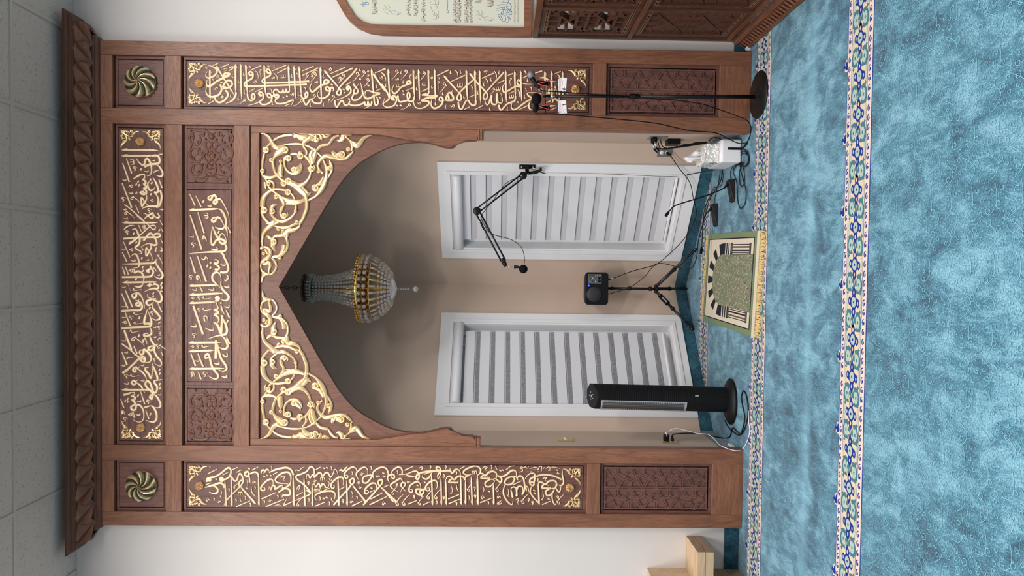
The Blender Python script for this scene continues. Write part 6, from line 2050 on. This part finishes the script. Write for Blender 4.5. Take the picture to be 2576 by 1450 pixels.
# ------------------------------------------------------------------ carved pulpit at the right edge
MX = 1.715
pu = thing('pulpit', 'dark carved wooden pulpit with pierced star panel standing below the framed inscription', 'pulpit', (MX, -.2, 0))
def mbox(name, y0, y1, z0, z1, x0, x1, m=MW, bev=.002, par=None):
    q = MB(); q.box(x0, x1, y0, y1, z0, z1); return q.build(name, m, par or pu, bevel=bev)
yw, yf = WY, -1.02
SL = 1.50
mbox('side_post', yw-.030, yw, .10, 1.478, MX-.003, MX+.05)
mbox('top_rail', yf, yw-.030, 1.445, 1.485, MX-.006, MX+.06, MY)
mbox('side_post', -1.02, -.99, .10, 1.445, MX-.003, MX+.05)
for z in (.825, .145): mbox('cross_rail', -.99, yw-.030, z-.014, z+.014, MX-.006, MX+.05, MY)
def star_panel(z0, z1, y0, y1, pierced):
    q = MB(); xf = MX+.014
    f = .052
    q.box(xf-.004, xf+.02, y0, y1, z0, z0+f); q.box(xf-.004, xf+.02, y0, y1, z1-f, z1); q.box(xf-.004, xf+.02, y0, y0+f, z0+f, z1-f); q.box(xf-.004, xf+.02, y1-f, y1, z0+f, z1-f)
    if not pierced: q.box(xf+.012, xf+.02, y0+f, y1-f, z0+f, z1-f)
    a0, a1, b0, b1 = y0+f, y1-f, z0+f, z1-f; nb = 2; u = (b1-b0)/nb; wv_ = (a1-a0); mm = wv_/2
    segs = []
    for i in range(nb):
        zb = b0+i*u; c = ((a0+a1)/2, zb+u/2)
        for s in (-1, 1):
            segs += [((a0, zb), (a1, zb+u)) if s > 0 else ((a1, zb), (a0, zb+u))]
            segs += [((a0, zb+u*.25), (a0+mm*.5, zb+u*.12)), ((a1, zb+u*.25), (a1-mm*.5, zb+u*.12)), ((a0, zb+u*.75), (a0+mm*.5, zb+u*.88)), ((a1, zb+u*.75), (a1-mm*.5, zb+u*.88))]
            segs += [((c[0]+s*mm*.5, zb), (c[0]+s*mm*.5, zb+u*.3)), ((c[0]+s*mm*.5, zb+u*.7), (c[0]+s*mm*.5, zb+u)), ((c[0]-mm*.55, c[1]+s*u*.22), (c[0]+mm*.55, c[1]+s*u*.22))]
        segs += [((a0, zb+u*.5), (a0+mm*.4, zb+u*.5)), ((a1, zb+u*.5), (a1-mm*.4, zb+u*.5)), ((a0, zb), (a1, zb)), ((c[0], zb), (c[0], zb+u*.28)), ((c[0], zb+u*.72), (c[0], zb+u))]
    hw_ = .0095 if pierced else .007
    for sj, ((ya, za), (yb, zb)) in enumerate(segs):
        dy, dz = yb-ya, zb-za; L = math.hypot(dy, dz)
        if L < .004: continue
        ny, nz = -dz/L*hw_, dy/L*hw_; cl = lambda y, z: (min(max(y, a0-.002), a1+.002), min(max(z, b0-.002), b1+.002))
        P = [cl(ya+ny, za+nz), cl(yb+ny, zb+nz), cl(yb-ny, zb-nz), cl(ya-ny, za-nz)]
        T_ = [(xf+(.001 if pierced else .006)+.0002*(sj % 9), y, z) for y, z in P]; B_ = [(xf+.045 if pierced else xf+.013, y, z) for y, z in P]
        q.add(T_+B_, [(0,1,2,3), (0,4,5,1), (1,5,6,2), (2,6,7,3), (3,7,4,0), (7,6,5,4)])
    pn = q.build('star_panel', MW, pu)
    q = MB()                                        # fine inlaid border of small links
    def links(A_, B_, axis):
        L = B_-A_; n = int(L/.055)
        for i in range(n):
            c = A_+(i+.5)*L/n
            for k in (-1, 0, 1):
                for s in (-1, 1):
                    o = k*.010
                    yield c+o, s
    for yv in (y0+.034, y1-.034):
        for c, s in links(z0+.03, z1-.03, 'z'): q.add([(xf-.0046, yv-.0035*s, c-.004), (xf-.0046, yv-.0035*s+.0016, c-.004), (xf-.0046, yv+.0035*s+.0016, c+.004), (xf-.0046, yv+.0035*s, c+.004)], [(0,1,2,3)])
    for zv in (z0+.034, z1-.034):
        for yv2 in (zv-.006, zv+.006): q.box(xf-.005, xf-.0042, y0+.03, y1-.03, yv2-.001, yv2+.001)
        for c, s in links(y0+.03, y1-.03, 'y'): q.box(xf-.005, xf-.0042, c-.003, c+.001, zv-.004, zv+.004)
    q.build('inlay', mat('inlay_tan', (.36,.22,.11), .5), pn, kind='stuff')
yb_ = [(yw-.034, -.455), (-.485, -.985)]
for (a, b) in yb_:
    star_panel(.845, 1.44, b, a, True); star_panel(.165, .805, b, a, False)
for y in (-.470,): mbox('side_post', y-.013, y+.013, .159, 1.445, MX-.003, MX+.04)
mbox('inner_back', yf+.05, WY-.002, .12, 1.44, MX+.26, MX+.28, TAN)
# stair flank sloping down towards the room
q = MB(); q.prism([(MX+.014, -1.02, .12), (MX+.014, -1.9, .12), (MX+.014, -1.9, .55), (MX+.014, -1.02, 1.44)], (.02, 0, 0)); q.build('stair_flank', MW, pu)
q = MB(); q.prism([(MX-.006, -1.02, 1.485), (MX-.006, -1.9, .60), (MX-.006, -1.9, .56), (MX-.006, -1.02, 1.445)], (.06, 0, 0)); q.build('handrail', MY, pu, bevel=.002)
# carved plinth
q = MB(); prof = [(.0, .0), (-.055, .0), (-.060, .012), (-.052, .022), (-.020, .078), (-.030, .088), (-.020, .100), (-.008, .104), (-.008, .120), (.0, .120)]
vs = []
for y in (WY, -1.9): vs += [(MX+o, y, z) for o, z in prof]
n = len(prof); q.add(vs, [(i, (i+1) % n, n+(i+1) % n, n+i) for i in range(n)]+[tuple(range(n)), tuple(range(n, 2*n))[::-1]]); pb = q.build('plinth', MY, pu)
q = MB()
y = WY-.03
while y > -1.85:                                    # tulip-leaf carving
    for s in (-1, 1):
        for (u0, w0) in ((0, 1), (.009, .6)):
            A_ = Vector((MX-.050+.0, y, .026)); B_ = Vector((MX-.024, y+s*(.016-u0), .072))
            q.add([A_, A_+Vector((-.004,s*.008,.006)), B_+Vector((-.006,0,0)), B_+Vector((-.002,-s*.006,.002))], [(0,1,2,3), (3,2,1,0)])
    q.ball((MX-.036, y, .050), .007, 6, 0, (.8,.8,1.6)); y -= .042
q.build('leaf_carving', KW, pb)
for (a, b, c, d) in ((MX, MX+.65, yf+.02, yf+.04),): q = MB(); q.box(MX+.32, MX+.75, -1.9, WY, .0, .12); q.build('platform', MW, pu)
pw = onZ(1884, 126, .01); q = MB(); q.prism([(1.652, .052, .001), (1.640, .030, .001), (1.664, .018, .001), (1.668, .050, .001)], (0, 0, .028)); tag(q.build('paper_scrap', PAPER), 'small white paper scrap tucked under the corner of the pulpit base', 'paper')

# ------------------------------------------------------------------ pale board rack at the lower left
rk = thing('board_rack', 'pale wooden board rack standing against the white wall left of the niche', 'rack', (-2.2, -.07, 0))
XR = -1.705; DY0, DY1 = -.215, WY-.002
q = MB(); q.box(-2.75, XR, DY0, DY1, .313, .366); q.build('shelf_board', [PLY], rk, bevel=.002)
q = MB(); q.box(-2.75, XR-.002, DY0+.003, DY1, .257, .312); q.build('shelf_board', [PLY], rk, bevel=.002)
q = MB(); q.box(-1.99, -1.932, -.215, DY1, .366, .637); q.build('divider_board', PLY, rk, bevel=.002)
q = MB(); q.box(-1.99, -1.935, -.215, DY1, .0, .257); q.build('leg_board', PLYD, rk, bevel=.002)
for x in (-2.74, ): q = MB(); q.box(x, x+.055, -.215, DY1, 0, .257); q.build('leg_board', PLYD, rk, bevel=.002)
for z0, z1 in ((.257, .312), (.313, .366)): q = MB(); q.box(XR-.003, XR+.0006, DY0+.002, DY1-.001, z0+.001, z1-.001); q.build('end_grain', PLYD, rk)
